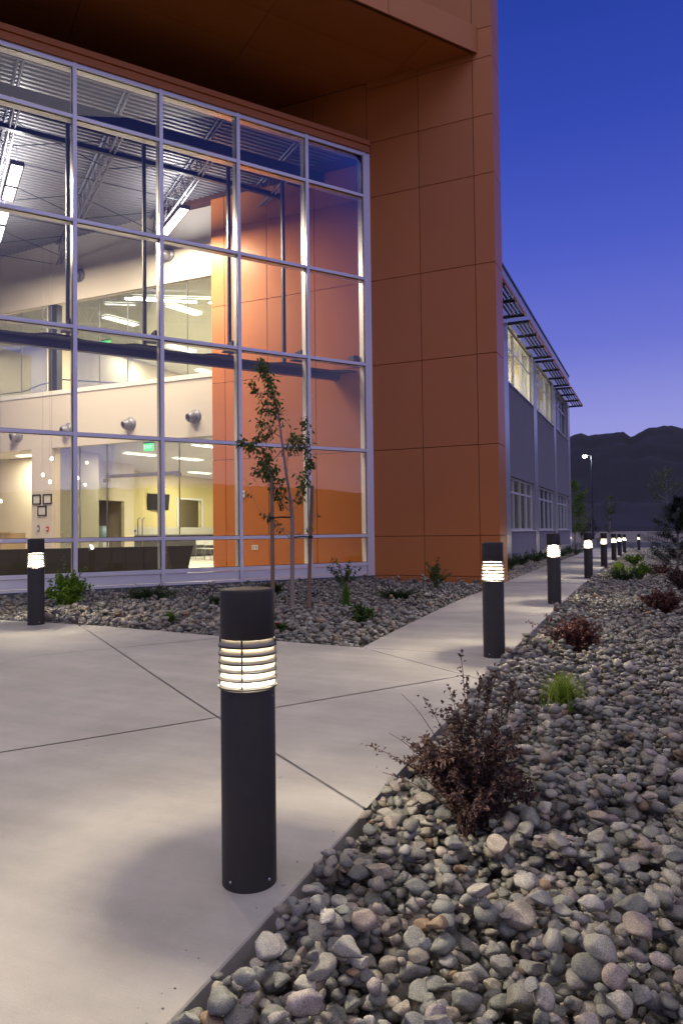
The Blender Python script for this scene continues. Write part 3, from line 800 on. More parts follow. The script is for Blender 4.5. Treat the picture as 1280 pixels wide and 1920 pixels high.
# curtain wall
MS = [-12.01, -10.29, -8.57, -6.86, -5.15, -3.43, -1.72, -.13]
TZ = [.60, 1.26, 3.31, 5.40, 7.50, 9.54, 10.60]
for s in MS[:-1]:
    cbox('mullion', s - .037, s + .037, -.07, .20, .30, 10.62, M['alum'])
cbox('jamb', -.17, -.115, -.07, .2, .30, 10.62, M['alum'])
cbox('jamb_trim', -.11, .035, -.045, .12, .30, 10.62, M['alum'])
for i in range(len(MS) - 1):
    a, b = MS[i] + .0375, MS[i + 1] - (.0375 if i < len(MS) - 2 else .0405)
    for z in TZ[1:-1]: cbox('transom', a, b, -.058, .18, z - .034, z + .034, M['alum'])
    cbox('transom', a, b, -.058, .18, 10.53, 10.618, M['alum'])
    cbox('transom', a, b, -.058, .18, .545, .625, M['alum'])
    cbox('sill_frame', a, b, -.058, .16, .30, .345, M['alum'])
    cbox('spandrel_panel', a + .012, b - .012, -.03, .05, .357, .533, M['alum'])
    for k in range(len(TZ) - 1):
        cbox('glass_pane', a + .001, b - .001, -.004, .010, TZ[k] + (.026 if k == 0 else .035), TZ[k + 1] - (.035 if k < 5 else .071), M['glass'])
        for (z_, dz) in ((TZ[k] + (.026 if k == 0 else .035), .012), ):
            pass
# gaskets around panes joined with the frame: thin dark lines
mb = MB()
for i in range(len(MS) - 1):
    a, b = MS[i] + .038, MS[i + 1] - .041
    for k in range(len(TZ) - 1):
        z0 = TZ[k] + (.026 if k == 0 else .035); z1 = TZ[k + 1] - (.035 if k < 5 else .071)
        mb.box(a, b, -.012, -.005, z0, z0 + .010, CM); mb.box(a, b, -.012, -.005, z1 - .010, z1, CM)
        mb.box(a, a + .008, -.012, -.005, z0 + .011, z1 - .011, CM); mb.box(b - .008, b, -.012, -.005, z0 + .011, z1 - .011, CM)
gk = mb.build('gasket', M['black'], bld)
cbox('foundation_kerb', -13, .10, -.05, .22, -.1, .294, M['foundation'])
# header trims
def hdr(name, t0, t1, z0, z1): cbox(name, -13, -.0, t0, t1, z0, z1, M['orange'])
hdr('header_trim', -.10, .3, 10.625, 10.775)
hdr('header_trim', -.14, .3, 10.785, 10.90)
# lobby roof above header
def roofz(x, y): return 10.50 + .031 * (x + 10.87) - .02 * (y - 16.2)
pts = [tuple(W(-13, .3, 0)[:2]), tuple(W(0, .3, 0)[:2]), (-6.6, 16.15), (-30, 16.7), (-30, 6.0)]
# corrugated deck (ribs run parallel to the glass)
mb = MB(); prof = [(0, 0), (.06, 0), (.075, .045), (.125, .045), (.14, 0)]
t = .16
while t < 13.5:
    for (d0, z0), (d1, z1) in zip(prof[:-1], prof[1:]):
        # clip the strip against the orange wall plane / white wall
        def pt(s, tt, dz):
            p = W(s, tt, 0); return (p.x, p.y, roofz(p.x, p.y) + .06 + dz)
        def smax(tt): # s where y = YO (right of end) else 16.5
            return min(((YO + (.02)) - KP.y + ND.y * tt) / CD.y, 0.3) if (KP.x - ND.x * tt + CD.x * (((YO) - KP.y + ND.y * tt) / CD.y)) > -10.9 else (16.52 - KP.y + ND.y * tt) / CD.y
        sa, sb = smax(t + d0), smax(t + d1)
        mb.add([pt(-18, t + d0, z0), pt(sa, t + d0, z0), pt(sb, t + d1, z1), pt(-18, t + d1, z1)], [(0, 3, 2, 1)])
    t += .14
mb.build('roof_deck', M['deck'], bld)
mb = MB()
v = [W(-18, .0, 0), W(0, .0, 0), Vector((-10.9, 16.6, 0)), Vector((-34, 16.6, 0))]
mb.add([(p.x, p.y, roofz(p.x, p.y) + .13) for p in v] + [(p.x, p.y, 10.86) for p in v], [(0, 1, 2, 3), (4, 7, 6, 5), (0, 4, 5, 1), (1, 5, 6, 2), (2, 6, 7, 3), (3, 7, 4, 0)])
mb.build('roof_slab', M['dark_steel'], bld)
# steel edge beams parallel to the glass
def beamC(name, t, z, h, w, s0=-13, s1=-.2, material=None): return cbox(name, s0, s1, t, t + w, z, z + h, material or M['dark_steel'])
beamC('roof_beam', .95, 10.16, .24, .14); beamC('roof_beam', 1.75, 9.92, .10, .10, s1=-1.4); beamC('conduit', 1.35, 10.12, .05, .05, s1=-1.0)
# roof joists: open web trusses running away from the glass
def joist(s, tend, s_skew=0.0):
    top = MB(); z_ = lambda t: roofz(*W(s, t, 0)[:2])
    A = .045; dep = .62
    for ds in (-.05, .05):
        for zz, th in ((lambda t: z_(t) + .02, .05), (lambda t: z_(t) - dep, .05)):
            p0, p1 = W(s + ds, .35 if zz(0) > 10.1 else 1.0, zz(.35)), W(s + ds, tend, zz(tend)); top.tube([p0, p1], .026, 6)
    o = top.build('roof_joist', M['steel'], bld)
    web = MB(); t = 1.0; k = 0
    while t < tend - .3:
        za, zb = (z_(t) - dep, z_(t + .3)) if k % 2 == 0 else (z_(t), z_(t + .3) - dep)
        web.tube([W(s, t, za), W(s, t + .3, zb)], .014, 5); t += .3; k += 1
    web.build('joist_web', M['steel'], o)
    return o
for s, te in ((-1.72, 3.0), (-3.65, 6.8), (-5.72, 8.9), (-7.78, 10.8), (-9.85, 12.5), (-11.9, 13)):
    joist(s, te)
# cross bridging rods between joists
mb = MB()
JS = [-3.65, -5.72, -7.78, -9.85]
for a, b in zip(JS[:-1], JS[1:]):
    for t in (2.4, 5.2, 8.0):
        if t > (6.5 if a > -4 else 8.6 if a > -6 else 10.5): continue
        za = roofz(*W(a, t, 0)[:2]); zb = roofz(*W(b, t, 0)[:2])
        mb.tube([W(a, t, za), W(b, t + .1, zb - .62)], .011, 5); mb.tube([W(a, t, za - .62), W(b, t + .1, zb)], .011, 5); mb.tube([W(a, t + .8, za - .6), W(b, t + .8, zb - .6)], .011, 5)
mb.build('bridging_rod', M['dark_steel'], bld)
# wind frame behind the glass: posts and scalloped horizontal beam
for s in (-1.98, -3.36, -5.30, -6.86, -8.7, -10.5):
    cbox('hanger_post', s - .035, s + .035, .66, .74, 5.42, 9.95, M['dark_steel'])
mb = MB()
def scallop():
    s0, s1 = -13.0, -.22; n = 0; seg = 1.72
    up = []; 
    k = s1
    while k > s0:
        # high at the mullion, low between
        for f_, w_ in ((0, .34), (.14, .33), (.24, .17), (.32, .12), (.68, .12), (.76, .17), (.86, .33)):
            up.append((k - f_ * seg, w_))
        k -= seg
    return up
up = scallop()
vs = []; 
for s, w_ in up:
    vs += [W(s, .62 - w_, 5.27), W(s, .86, 5.27), W(s, .86, 5.31), W(s, .62 - w_, 5.31)]
fs = []
for i in range(len(up) - 1):
    a, b = i * 4, i * 4 + 4
    for k in range(4): fs.append((a + k, a + (k + 1) % 4, b + (k + 1) % 4, b + k))
mb.add(vs, fs); mb.box(-13, -.22, .66, .80, 5.12, 5.268, CM)
mb.build('wind_beam', M['dark_steel'], bld)
for s in MS[:-1]:
    mb = MB(); mb.box(s - .07, s + .07, .21, .5, 5.45, 5.62, CM); mb.box(s - .16, s + .16, .24, .62, 5.425, 5.448, CM); mb.build('beam_bracket', M['dark_steel'], bld)
mb = MB(); mb.box(-.34, -.19, .21, .5, 5.45, 5.66, CM); mb.build('beam_bracket', M['dark_steel'], bld)

# ------------------------------------------------ interior shell
ZF = .30
def wbox(name, x0, x1, y0, y1, z0, z1, material, parent=bld):
    mb = MB(); mb.box(x0, x1, y0, y1, z0, z1); return mb.build(name, material, parent)
YB = 16.5
mb = MB()
fl = [W(-15, .2, 0), W(-.1, .2, 0), Vector((-6.5, 16.19, 0)), Vector((-10.93, 16.19, 0)), Vector((-10.93, 34, 0)), Vector((-34, 34, 0)), Vector((-34, 5, 0))]
n = len(fl); mb.add([(p.x, p.y, ZF) for p in fl], [tuple(range(n))]); mb.build('lobby_floor', M['floor'], bld)
wbox('upper_wall', -34, -10.93, YB, YB + .25, 8.48, 10.75, M['white_wall'])
wbox('balcony_front', -34, -10.93, YB, YB + .25, 4.04, 5.66, M['white_wall'])
wbox('balcony_cap', -34, -10.93, YB - .03, YB + .28, 5.662, 5.79, M['white'])
wbox('lower_wall', -17.80, -16.95, YB, YB + .25, ZF, 4.038, M['white_wall'])
wbox('wall_return', -16.948, -16.74, YB + .12, YB + .6, ZF, 4.036, M['cream_wall'])
wbox('steel_column', -17.14, -16.80, YB + .04, YB + .26, 5.792, 8.478, M['dark_steel'])
wbox('lobby_end_wall', -34, -33.8, 2, 34, 0, 12, M['white_wall'])
# floor between storeys and ceilings
wbox('upper_floor_slab', -34, -10.95, YB + .26, 34, 4.25, 5.0, M['ceiling'])
wbox('lower_ceiling', -34, -10.95, YB + .26, 34, 4.06, 4.12, M['ceiling'])
wbox('upper_ceiling', -34, -10.95, YB + .26, 34, 8.50, 8.58, M['ceiling'])
wbox('east_partition', -11.1, -10.952, YB + .26, 34, ZF, 8.49, M['cream_wall'])
wbox('north_partition', -34, -10.95, 34.0, 34.2, ZF, 8.49, M['cream_wall'])
wbox('upper_room_wall', -34, -19.4, 20.0, 20.15, 5.0, 8.49, M['cream_wall'])
wbox('upper_room_wall', -19.55, -19.4, 20.15, 33.99, 5.0, 8.49, M['cream_wall'])
# lower rooms
wbox('cream_wall', -30, -18.5, 19.6, 19.75, ZF, 4.05, M['cream_wall'])
def wall_with_hole(x0, x1, y0, y1, hy0, hy1, hz, material, sill=ZF):
    if sill > ZF: wbox('wall_segment', x0, x1, hy0, hy1, ZF, sill, material)
    wbox('wall_segment', x0, x1, y0, hy0, ZF, 4.05, material); wbox('wall_segment', x0, x1, hy1, y1, ZF, 4.05, material)
    wbox('wall_segment', x0, x1, hy0 + .002, hy1 - .002, hz, 4.05, material)
wall_with_hole(-18.65, -18.5, 19.752, 22.1, 19.95, 21.55, 2.62, M['cream_wall'])
wbox('hall_wall', -20.9, -18.66, 21.9, 22.05, ZF, 4.05, M['hall'])
wbox('hall_wall', -20.9, -18.66, 19.76, 19.9, ZF, 4.05, M['hall'])
wbox('hall_wall', -21.0, -20.88, 19.9, 21.9, ZF, 4.05, M['hall'])
wall_with_hole(-20.45, -20.3, 22.1, 33.9, 27.3, 29.1, 2.95, M['yellow_wall'], sill=1.65)
wbox('kitchen_wall', -22.6, -22.5, 24, 33, ZF, 4.05, M['cream_wall'])
for z0, z1, y0, y1 in ((ZF, 1.25, 26, 28.4), (2.1, 2.9, 26, 28.4), (ZF, 2.3, 28.6, 29.5)): wbox('kitchen_cabinet', -22.49, -21.95, y0, y1, z0, z1, M['steel'])
wf = MB(); wf.box(-20.32, -20.26, 27.18, 27.30, 1.55, 3.05); wf.box(-20.32, -20.26, 29.1, 29.22, 1.55, 3.05); wf.box(-20.32, -20.26, 27.302, 29.098, 2.95, 3.05)
wf.build('opening_frame', M['white'], bld)
# reception alcove behind the lower wall
wbox('alcove_wall', -30, -17.0, 18.4, 18.55, ZF, 4.05, M['cream_wall'])
wbox('alcove_side', -17.1, -16.96, YB + .3, 18.39, ZF, 4.05, M['cream_wall'])
# interior glass with fixings
def gpane(name, x0, x1, z0, z1, y): 
    return wbox(name, x0 + .006, x1 - .006, y, y + .012, z0, z1, M['clear_glass'])
x = -34.0; xs_ = [-10.95 - 1.06 * k for k in range(22)]
for a, b in zip(xs_[1:], xs_[:-1]):
    if a > -17 or b < -17.2: gpane('balcony_glass', a, b, 5.80, 8.46, YB + .12)
for a, b in zip([-16.73, -15.95, -14.9, -13.6, -12.3], [-15.95, -14.9, -13.6, -12.3, -10.96]):
    gpane('storefront_glass', a, b, ZF + .02, 4.03, YB + .10)
mb = MB()
for xx in (-15.95, -14.9, -12.3): mb.box(xx - .006, xx + .006, YB + .09, YB + .13, ZF, 4.03)
mb.build('glass_joint', M['steel'], bld)
mb = MB()
for xx in xs_: mb.box(xx - .006, xx + .006, YB + .11, YB + .14, 5.80, 8.46)
mb.build('glass_joint', M['steel'], bld)
for xx in (-13.68, -13.52):
    mb = MB(); mb.tube([(xx, YB + .10, 1.15), (xx, YB + .0, 1.20), (xx, YB + .0, 1.78), (xx, YB + .10, 1.83)], .017, 8); mb.build('door_handle', M['steel'], bld)
mb = MB(); mb.box(-14.9, -12.3, YB + .03, YB + .09, 3.02, 3.12); mb.box(-14.98, -14.82, YB + .02, YB + .095, 2.9, 3.0); mb.box(-12.38, -12.22, YB + .02, YB + .095, 2.97, 3.07); mb.build('door_rail', M['steel'], bld)
# balcony hand rail inside the upper opening
mb = MB(); mb.tube([(-25, 18.2, 6.35), (-20, 18.2, 6.35), (-18.6, 17.6, 6.35), (-17.3, 17.3, 6.33), (-16, 18.4, 6.3), (-14.6, 19.8, 6.2)], .02, 8); mb.build('hand_rail', M['dark_steel'], bld)

# ------------------------------------------------ interior things
def label_list(fn, items): pass
# linear lobby lights under the joists
ll = ['long white linear light hanging at the far left under the lobby roof, nearest the glass', 'second long linear light in the left row under the lobby roof', 'third linear light in the left row, low at the photo edge', 'fourth linear light in the left row, farthest from the glass', 'single angled linear light hanging beside the orange lobby wall']
for i, (s, t0, t1, z) in enumerate([(-7.62, 2.25, 3.35, 9.42), (-7.62, 3.4, 4.2, 9.42), (-7.62, 4.6, 5.7, 9.42), (-7.62, 5.8, 7.0, 9.42), (-3.78, 2.5, 4.3, 9.42)]):
    L = t1 - t0; rt = thing('linear_light', ll[i], 'light', W(s, t0, z), PSI * 0 + math.atan2(-ND.y, -ND.x), 'linear lights under the lobby roof')
    mb = MB(); mb.box(0, L, -.14, -.115, 0, .10); mb.box(0, L, .115, .14, 0, .10); mb.box(0, L, -.115, .115, .075, .10); mb.box(0, .02, -.115, .115, 0, .075); mb.box(L - .02, L, -.115, .115, 0, .075); mb.build('housing', M['steel'], rt)
    mb = MB(); mb.box(.03, L - .03, -.11, .11, .01, .04); mb.build('lamp_panel', M['lamp_white'], rt)
    lamp('lamp_down', 'AREA', (L / 2, 0, -.02), (240 if i == 4 else 210) * L, (1.0, .82, .57), size=L, size_y=.2, parent=rt)
    mb = MB(); mb.tube([(.2, 0, .10), (.2, 0, .5)], .008, 5); mb.tube([(L - .2, 0, .10), (L - .2, 0, .5)], .008, 5); mb.build('hanger', M['steel'], rt)
    lamp('lamp_up', 'AREA', (L / 2, 0, .14), 40 * L, (1, .95, .92), size=L, size_y=.2, parent=rt, rot=(math.pi, 0, 0))
# lobby wall washers hidden from photo are not added; ceiling panels in the rooms
up = [(-16.17, 18.67, 8.47), (-16.6, 22.6, 8.47), (-13.6, 18.65, 8.47), (-18.0, 26.4, 8.47), (-18.73, 22.6, 8.47), (-14.5, 27.5, 8.47), (-24, 18.4, 8.47), (-20.8, 18.2, 8.47)]  # last two panels are added to brighten the dark left of the room
lo_ = [(-15.82, 19.2, 4.05), (-15.4, 21.3, 4.05), (-18.46, 26.4, 4.05), (-15.2, 25.2, 4.05), (-17.0, 30.0, 4.05), (-12.6, 18.5, 4.05)]
ul = ['in the upper room nearest the balcony glass', 'in the middle of the upper room ceiling', 'in the upper room just left of the orange wall', 'farther back in the upper room ceiling', 'deep in the upper room by its cream wall', 'deepest in the upper room ceiling', 'added above the far left of the balcony to brighten the room', 'added above the balcony behind the steel column to brighten the room', 'at the balcony edge behind the orange wall end']
lol = ['in the lower room just behind the exit sign', 'in the lower room left of the orange wall', 'over the lower room beside the yellow wall', 'over the counter of the lower room', 'deepest in the lower room ceiling', 'low in the front corner of the lower room']
def ceil_light(p, lab, rz, grp, w=(1.2, .32), e=60):
    rt = thing('ceiling_light', 'white rectangular ceiling panel light ' + lab, 'ceiling light', p, rz, grp)
    mb = MB(); hx, hy = w[0] / 2, w[1] / 2
    mb.box(-hx - .02, hx + .02, -hy - .02, -hy, -.03, 0); mb.box(-hx - .02, hx + .02, hy, hy + .02, -.03, 0); mb.box(-hx - .02, -hx, -hy, hy, -.03, 0); mb.box(hx, hx + .02, -hy, hy, -.03, 0); mb.build('frame', M['white'], rt)
    mb = MB(); mb.box(-hx, hx, -hy, hy, -.02, -.004); mb.build('diffuser', M['lamp_panel'], rt)
    lamp('panel_lamp', 'AREA', (0, 0, -.04), e, (1.0, .88, .68), size=w[0], size_y=w[1], parent=rt)
for p, l_ in zip(up, ul): ceil_light(p, l_, rad(77), 'panel lights in the upper room', (1.25, .34), 165)
for p, l_ in zip(lo_, lol): ceil_light(p, l_, rad(78), 'panel lights in the lower room', (1.25, .32), 165)
ceil_light((-13.2, 17.5, 8.47), '(long, narrow) at the upper room edge beside the orange wall', rad(32), 'panel lights in the upper room', (2.3, .07), 40)
ceil_light((-15.0, 17.3, 8.47), '(short, narrow) left of the long narrow one', rad(32), 'panel lights in the upper room', (.9, .07), 20)
ceil_light((-21.3, 28.6, 4.05), 'added inside the kitchen to brighten the opening in the yellow wall', 0, 'panel lights in the lower room', (.8, .3), 60)  # added panel, lifts the otherwise black kitchen opening
ceil_light((-19.3, 17.7, 4.05), 'over the reception alcove at the left', 0, 'panel lights in the lower room', (.8, .3), 150)
# round air nozzles on the white walls
noz = [(-13.93, 4.56, 'round silver air nozzle on the balcony front, middle of the lower row'), (-11.68, 4.6, 'large silver air nozzle on the balcony front beside the orange wall'), (-16.27, 4.56, 'silver air nozzle on the balcony front beside the second mullion'), (-18.36, 4.5, 'leftmost silver air nozzle on the balcony front above reception'), (-12.54, 9.28, 'silver air nozzle high on the upper wall near the hanging light'), (-15.83, 9.2, 'silver air nozzle high on the upper wall beside the second mullion')]
for x, z, l_ in noz:
    rt = thing('air_nozzle', l_, 'air nozzle', (x, YB, z), 0, 'air nozzles on the lobby back wall')
    mb = MB(); R_ = Matrix.Rotation(rad(90), 4, 'X')
    def lat(prof, Mx):
        b_ = MB(); b_.lathe(prof, 28); return [Mx @ Vector(v) for v in b_.v], b_.f
    v_, f_ = lat([(.02, 0), (.20, .0), (.20, .02), (.16, .05), (.10, .09)], R_); mb.add(v_, f_, True); mb.build('flange', M['steel'], rt)
    Mx = Matrix.Rotation(rad(-20), 4, 'Z') @ Matrix.Rotation(rad(103), 4, 'X')
    mb = MB(); v_, f_ = lat([(.06, .02), (.14, .05), (.155, .12), (.14, .19), (.115, .25), (.10, .26), (.09, .22)], Mx); mb.add(v_, f_, True); mb.build('nozzle_ball', M['steel'], rt)
    mb = MB(); v_, f_ = lat([(.001, .225), (.092, .225)], Mx); mb.add(v_, f_); mb.build('nozzle_mouth', M['black'], rt)
# framed certificates
fr = [(-17.575, 2.47, .34, .31, 'framed certificate, upper left of the three on the lobby wall'), (-17.13, 2.47, .36, .31, 'framed certificate, upper right of the three on the lobby wall'), (-17.35, 2.11, .36, .31, 'framed certificate hung lowest of the three on the lobby wall')]
def pframe(x, z, w, h, y, lab, grp='certificates in dark frames'):
    rt = thing('picture_frame', lab, 'picture frame', (x, y, z), 0, grp)
    mb = MB(); b = .035
    mb.box(-w / 2, w / 2, -.03, 0, h / 2 - b, h / 2); mb.box(-w / 2, w / 2, -.03, 0, -h / 2, -h / 2 + b); mb.box(-w / 2, -w / 2 + b, -.03, 0, -h / 2 + b, h / 2 - b); mb.box(w / 2 - b, w / 2, -.03, 0, -h / 2 + b, h / 2 - b); mb.build('frame', M['black'], rt)
    mb = MB(); mb.box(-w / 2 + b, w / 2 - b, -.012, -.002, -h / 2 + b, h / 2 - b); mb.build('certificate', M['paper'], rt)
for x, z, w, h, l_ in fr: pframe(x, z, w, h, YB - .002, l_)
pframe(-19.45, 2.5, .60, .52, 19.598, 'large framed certificate on the cream wall behind the second mullion')
# wall devices
def device(x, z, w, h, y, mt_, nm, lab, cat):
    rt = thing(nm, lab, cat, (x, y, z)); mb = MB(); mb.box(-w / 2, w / 2, -.03, 0, -h / 2, h / 2); mb.build('body', mt_, rt)
    mb = MB(); mb.box(-w / 4, w / 4, -.038, -.031, -h / 5, h / 5); mb.build('cover', M['white'], rt)
device(-16.99 - .14, 1.55, .09, .15, YB - .001, M['red_paint'], 'fire_alarm', 'small red fire alarm pull below the framed certificates', 'fire alarm')
device(-17.50, 1.57, .08, .2, YB - .001, M['steel'], 'wall_switch', 'small grey wall switch left of the red fire alarm', 'wall switch')
# exit signs
def exit_sign(p, rz, lab, sc=1.0):
    rt = thing('exit_sign', lab, 'exit sign', p, rz, 'green exit signs'); w, h = .34 * sc, .22 * sc
    mb = MB(); mb.box(-w / 2, w / 2, 0, .04, -h, 0); mb.build('sign_face', M['exit_green'], rt)
    mb = MB(); mb.box(-w * .56, w * .56, .0, .05, .002, .035 * sc); mb.tube([(0, .02, .035 * sc), (0, .02, .12 * sc)], .01, 5); mb.build('bracket', M['dark_steel'], rt)
    c = bpy.data.curves.new('letters', 'FONT'); c.body = 'EXIT'; c.size = .145 * sc; c.extrude = .003; c.align_x = 'CENTER'; c.align_y = 'CENTER'
    o = bpy.data.objects.new('letters', c); COL.objects.link(o); dg = bpy.context.evaluated_depsgraph_get(); me = bpy.data.meshes.new_from_object(o.evaluated_get(dg)); bpy.data.objects.remove(o)
    me.materials.clear(); me.materials.append(M['exit_white']); lt = link('letters', me, rt); lt.location = (0, -.006, -h / 2); lt.rotation_euler = (rad(90), 0, 0)
exit_sign((-13.62, 16.9, 4.02), 0, 'green exit sign above the lower glass doors')
exit_sign((-17.9, 19.9, 8.3), 0, 'green exit sign in the upper room left of the steel column', 1.15)
exit_sign((-16.9, 24.6, 7.45), rad(0), 'green exit sign on the far cream wall of the upper room', 1.5)
# television
tv = thing('television', 'black flat television tilted on the yellow wall', 'television', (-20.2, 25.7, 2.78), rad(-62 + 90 - 0), None)
tv.rotation_euler = (0, rad(7), rad(-9))
mb = MB(); mb.box(0, .06, -.62, .62, -.36, .36); mb.build('bezel', M['black'], tv)
mb = MB(); mb.box(.061, .064, -.59, .59, -.33, .33); mb.build('screen', simple('dark_screen', (.03, .03, .035), .12), tv)
mb = MB(); mb.box(-.16, -.002, -.05, .05, -.08, .08); mb.build('wall_bracket', M['dark_steel'], tv)
# counter along the yellow wall
ct = thing('kitchen_counter', 'long dark fronted counter with mosaic splashback along the yellow wall', 'counter', (-20.3, 22.3, ZF))
mb = MB(); mb.box(.02, .72, 0, 11.4, .08, 1.0); mb.build('cabinet', M['dark_fabric'], ct)
mb = MB(); mb.box(.015, .78, -.02, 11.4, 1.002, 1.05); mb.build('worktop', M['kerb_concrete'], ct)
mb = MB(); mb.box(.015, .04, 0, 11.4, 1.052, 1.36); mb.build('splashback', M['tile'], ct)
# sofa and armchair backs just inside the glass
def seat(name, lab, cat, s0, s1, t0, t1, h, parent=None):
    rt = thing(name, lab, cat, W(s0, t0, ZF), math.atan2(CD.y, CD.x)); L = s1 - s0; D = t1 - t0
    mb = MB(); lean = .10
    mb.add([(0.14, 0, .05), (L - .14, 0, .05), (L, -lean, h), (0, -lean, h), (0.14, .16, .05), (L - .14, .16, .05), (L, .10, h), (0, .10, h)], [(0, 1, 2, 3), (5, 4, 7, 6), (3, 2, 6, 7), (4, 0, 3, 7), (1, 5, 6, 2), (4, 5, 1, 0)]); mb.build('backrest', M['dark_fabric'], rt)
    mb = MB(); mb.box(.14, L - .14, .165, D, .08, .42); mb.build('seat', M['dark_fabric'], rt)
    for a in (.16, L - .32):
        mb = MB(); mb.box(a, a + .16, .17, D, .425, .60); mb.build('armrest', M['dark_fabric'], rt)
seat('sofa', 'long dark sofa standing behind the glass, its back towards the plaza', 'sofa', -8.15, -4.65, 1.5, 2.4, .78)
seat('armchair', 'dark armchair with a low back, right of the long dark sofa', 'armchair', -4.55, -3.95, 1.65, 2.4, .78)
# reception desk
rd = thing('reception_desk', 'pale wooden reception desk at the left of the lobby', 'desk', (-23.5, 15.4, ZF))
mb = MB(); mb.box(0, 5.6, .05, .15, .0, 1.14); mb.box(5.5, 5.6, .151, .95, 0, 1.14); mb.build('front_panel', M['wood'], rd)
mb = MB(); mb.box(-.05, 5.68, -.02, .35, 1.142, 1.19); mb.build('counter_top', M['hall'], rd)
mn = thing('monitor', 'small black monitor edge above the reception desk', 'monitor', (-18.62, 15.55, ZF + 1.19)); mb = MB(); mb.box(-.12, .12, 0, .03, .0, .10); mb.build('screen', M['black'], mn)
# pendants
pen = [(-19.05, 15.9, 3.05, 'glowing pendant bulb at the left edge of the reception area'), (-18.43, 15.9, 2.42, 'lowest glowing pendant bulb over the reception desk'), (-16.35, 15.9, 3.62, 'highest pendant bulb left of the second mullion'), (-16.70, 15.9, 3.15, 'pendant bulb right of the framed certificates'), (-16.42, 15.9, 2.93, 'pendant bulb hanging just below its neighbour by the second mullion')]
for x, y, z, l_ in pen:
    rt = thing('pendant_light', l_, 'pendant light', (x, y, z), 0, 'pendant bulbs at reception')
    mb = MB(); mb.lathe([(.001, -.045), (.03, -.035), (.045, 0), (.03, .035), (.02, .05)], 14); mb.build('bulb', M['pendant_lamp'], rt)
    mb = MB(); mb.lathe([(.06, -.05), (.072, 0), (.05, .06), (.02, .08)], 16); mb.build('shade', M['clear_glass'], rt)
    mb = MB(); mb.tube([(0, 0, .05), (0, 0, 10.1 - z)], .004, 5); mb.build('cord', M['steel'], rt)
# table and chairs
tb = thing('cafe_table', 'round pale cafe table beyond the glass, beside the orange wall', 'table', (-16.25, 24.9, ZF))
mb = MB(); mb.lathe([(.001, .72), (.45, .72), (.45, .75), (.001, .75)], 28); mb.build('tabletop', M['white'], tb)
mb = MB(); mb.tube([(0, 0, .03), (0, 0, .72)], .035, 10); mb.build('pedestal', M['steel'], tb)
mb = MB(); mb.lathe([(.28, 0), (.26, .03), (.04, .04)], 20); mb.build('foot', M['steel'], tb)
def cafe_chair(p, rz, lab):
    c = thing('cafe_chair', lab, 'chair', p, rz, 'pale cafe chairs')
    mb = MB(); mb.box(-.22, .22, -.22, .22, .44, .47); mb.build('seat', M['white'], c)
    mb = MB(); mb.box(-.21, .21, .215, .24, .60, .86); mb.build('backrest', M['white'], c)
    for a in (-.2, .2):
        mb = MB(); mb.tube([(a, -.2, 0), (a, -.19, .44)], .012, 6); mb.build('leg', M['steel'], c)
        mb = MB(); mb.tube([(a, .26, 0), (a, .21, .44), (a, .235, .86)], .012, 6); mb.build('leg', M['steel'], c)
cafe_chair((-17.05, 24.6, ZF), rad(70), 'pale cafe chair on the left of the round table')
cafe_chair((-16.2, 24.0, ZF), rad(180), 'pale cafe chair in front of the round table')
# things on the counter
for k, (y, c_, nm, lab, cat) in enumerate([(23.0, M['white'], 'paper_roll', 'white paper roll standing on the counter under the television', 'paper roll'), (23.7, M['white_wall'], 'drink_canister', 'white canister with blue band on the counter', 'canister')]):
    rt = thing(nm, lab, cat, (-19.85, y, ZF + 1.05)); mb = MB(); mb.lathe([(.001, 0), (.09, 0), (.09, .33), (.001, .33)], 18); mb.build('body', c_, rt)
    mb = MB(); mb.lathe([(.093, .10), (.093, .2)], 18); mb.build('band', simple('blue_band', (.1, .12, .4), .5) if k else M['white'], rt)
wc = thing('water_cooler', 'pale blue water cooler standing at the hallway opening', 'water cooler', (-18.2, 20.05, ZF))
mb = MB(); mb.box(-.15, .15, -.15, .15, 0, .95); mb.build('cabinet', M['white'], wc); mb = MB(); mb.lathe([(.08, .95), (.13, 1.02), (.13, 1.35), (.001, 1.38)], 16); mb.build('bottle', simple('water_bottle', (.35, .50, .55), .2), wc)
# outlet on the orange wall
ot = thing('wall_outlet', 'white double outlet low on the orange lobby wall', 'outlet', (-9.62, YO - .001, .98)); mb = MB(); mb.box(-.09, .09, -.012, 0, -.06, .06); mb.build('plate', M['white'], ot); mb = MB()
for a in (-.04, .04): mb.box(a - .018, a + .018, -.014, -.0125, -.03, .03)
mb.build('socket', M['steel'], ot)
th_ = thing('thermostat', 'small white thermostat on the orange lobby wall', 'thermostat', (-9.95, YO - .001, 2.38)); mb = MB(); mb.box(-.04, .04, -.025, 0, -.09, .09); mb.build('body', M['white'], th_)
mb = MB(); mb.box(-.02, .02, -.028, -.026, .0, .04); mb.build('display', M['steel'], th_)

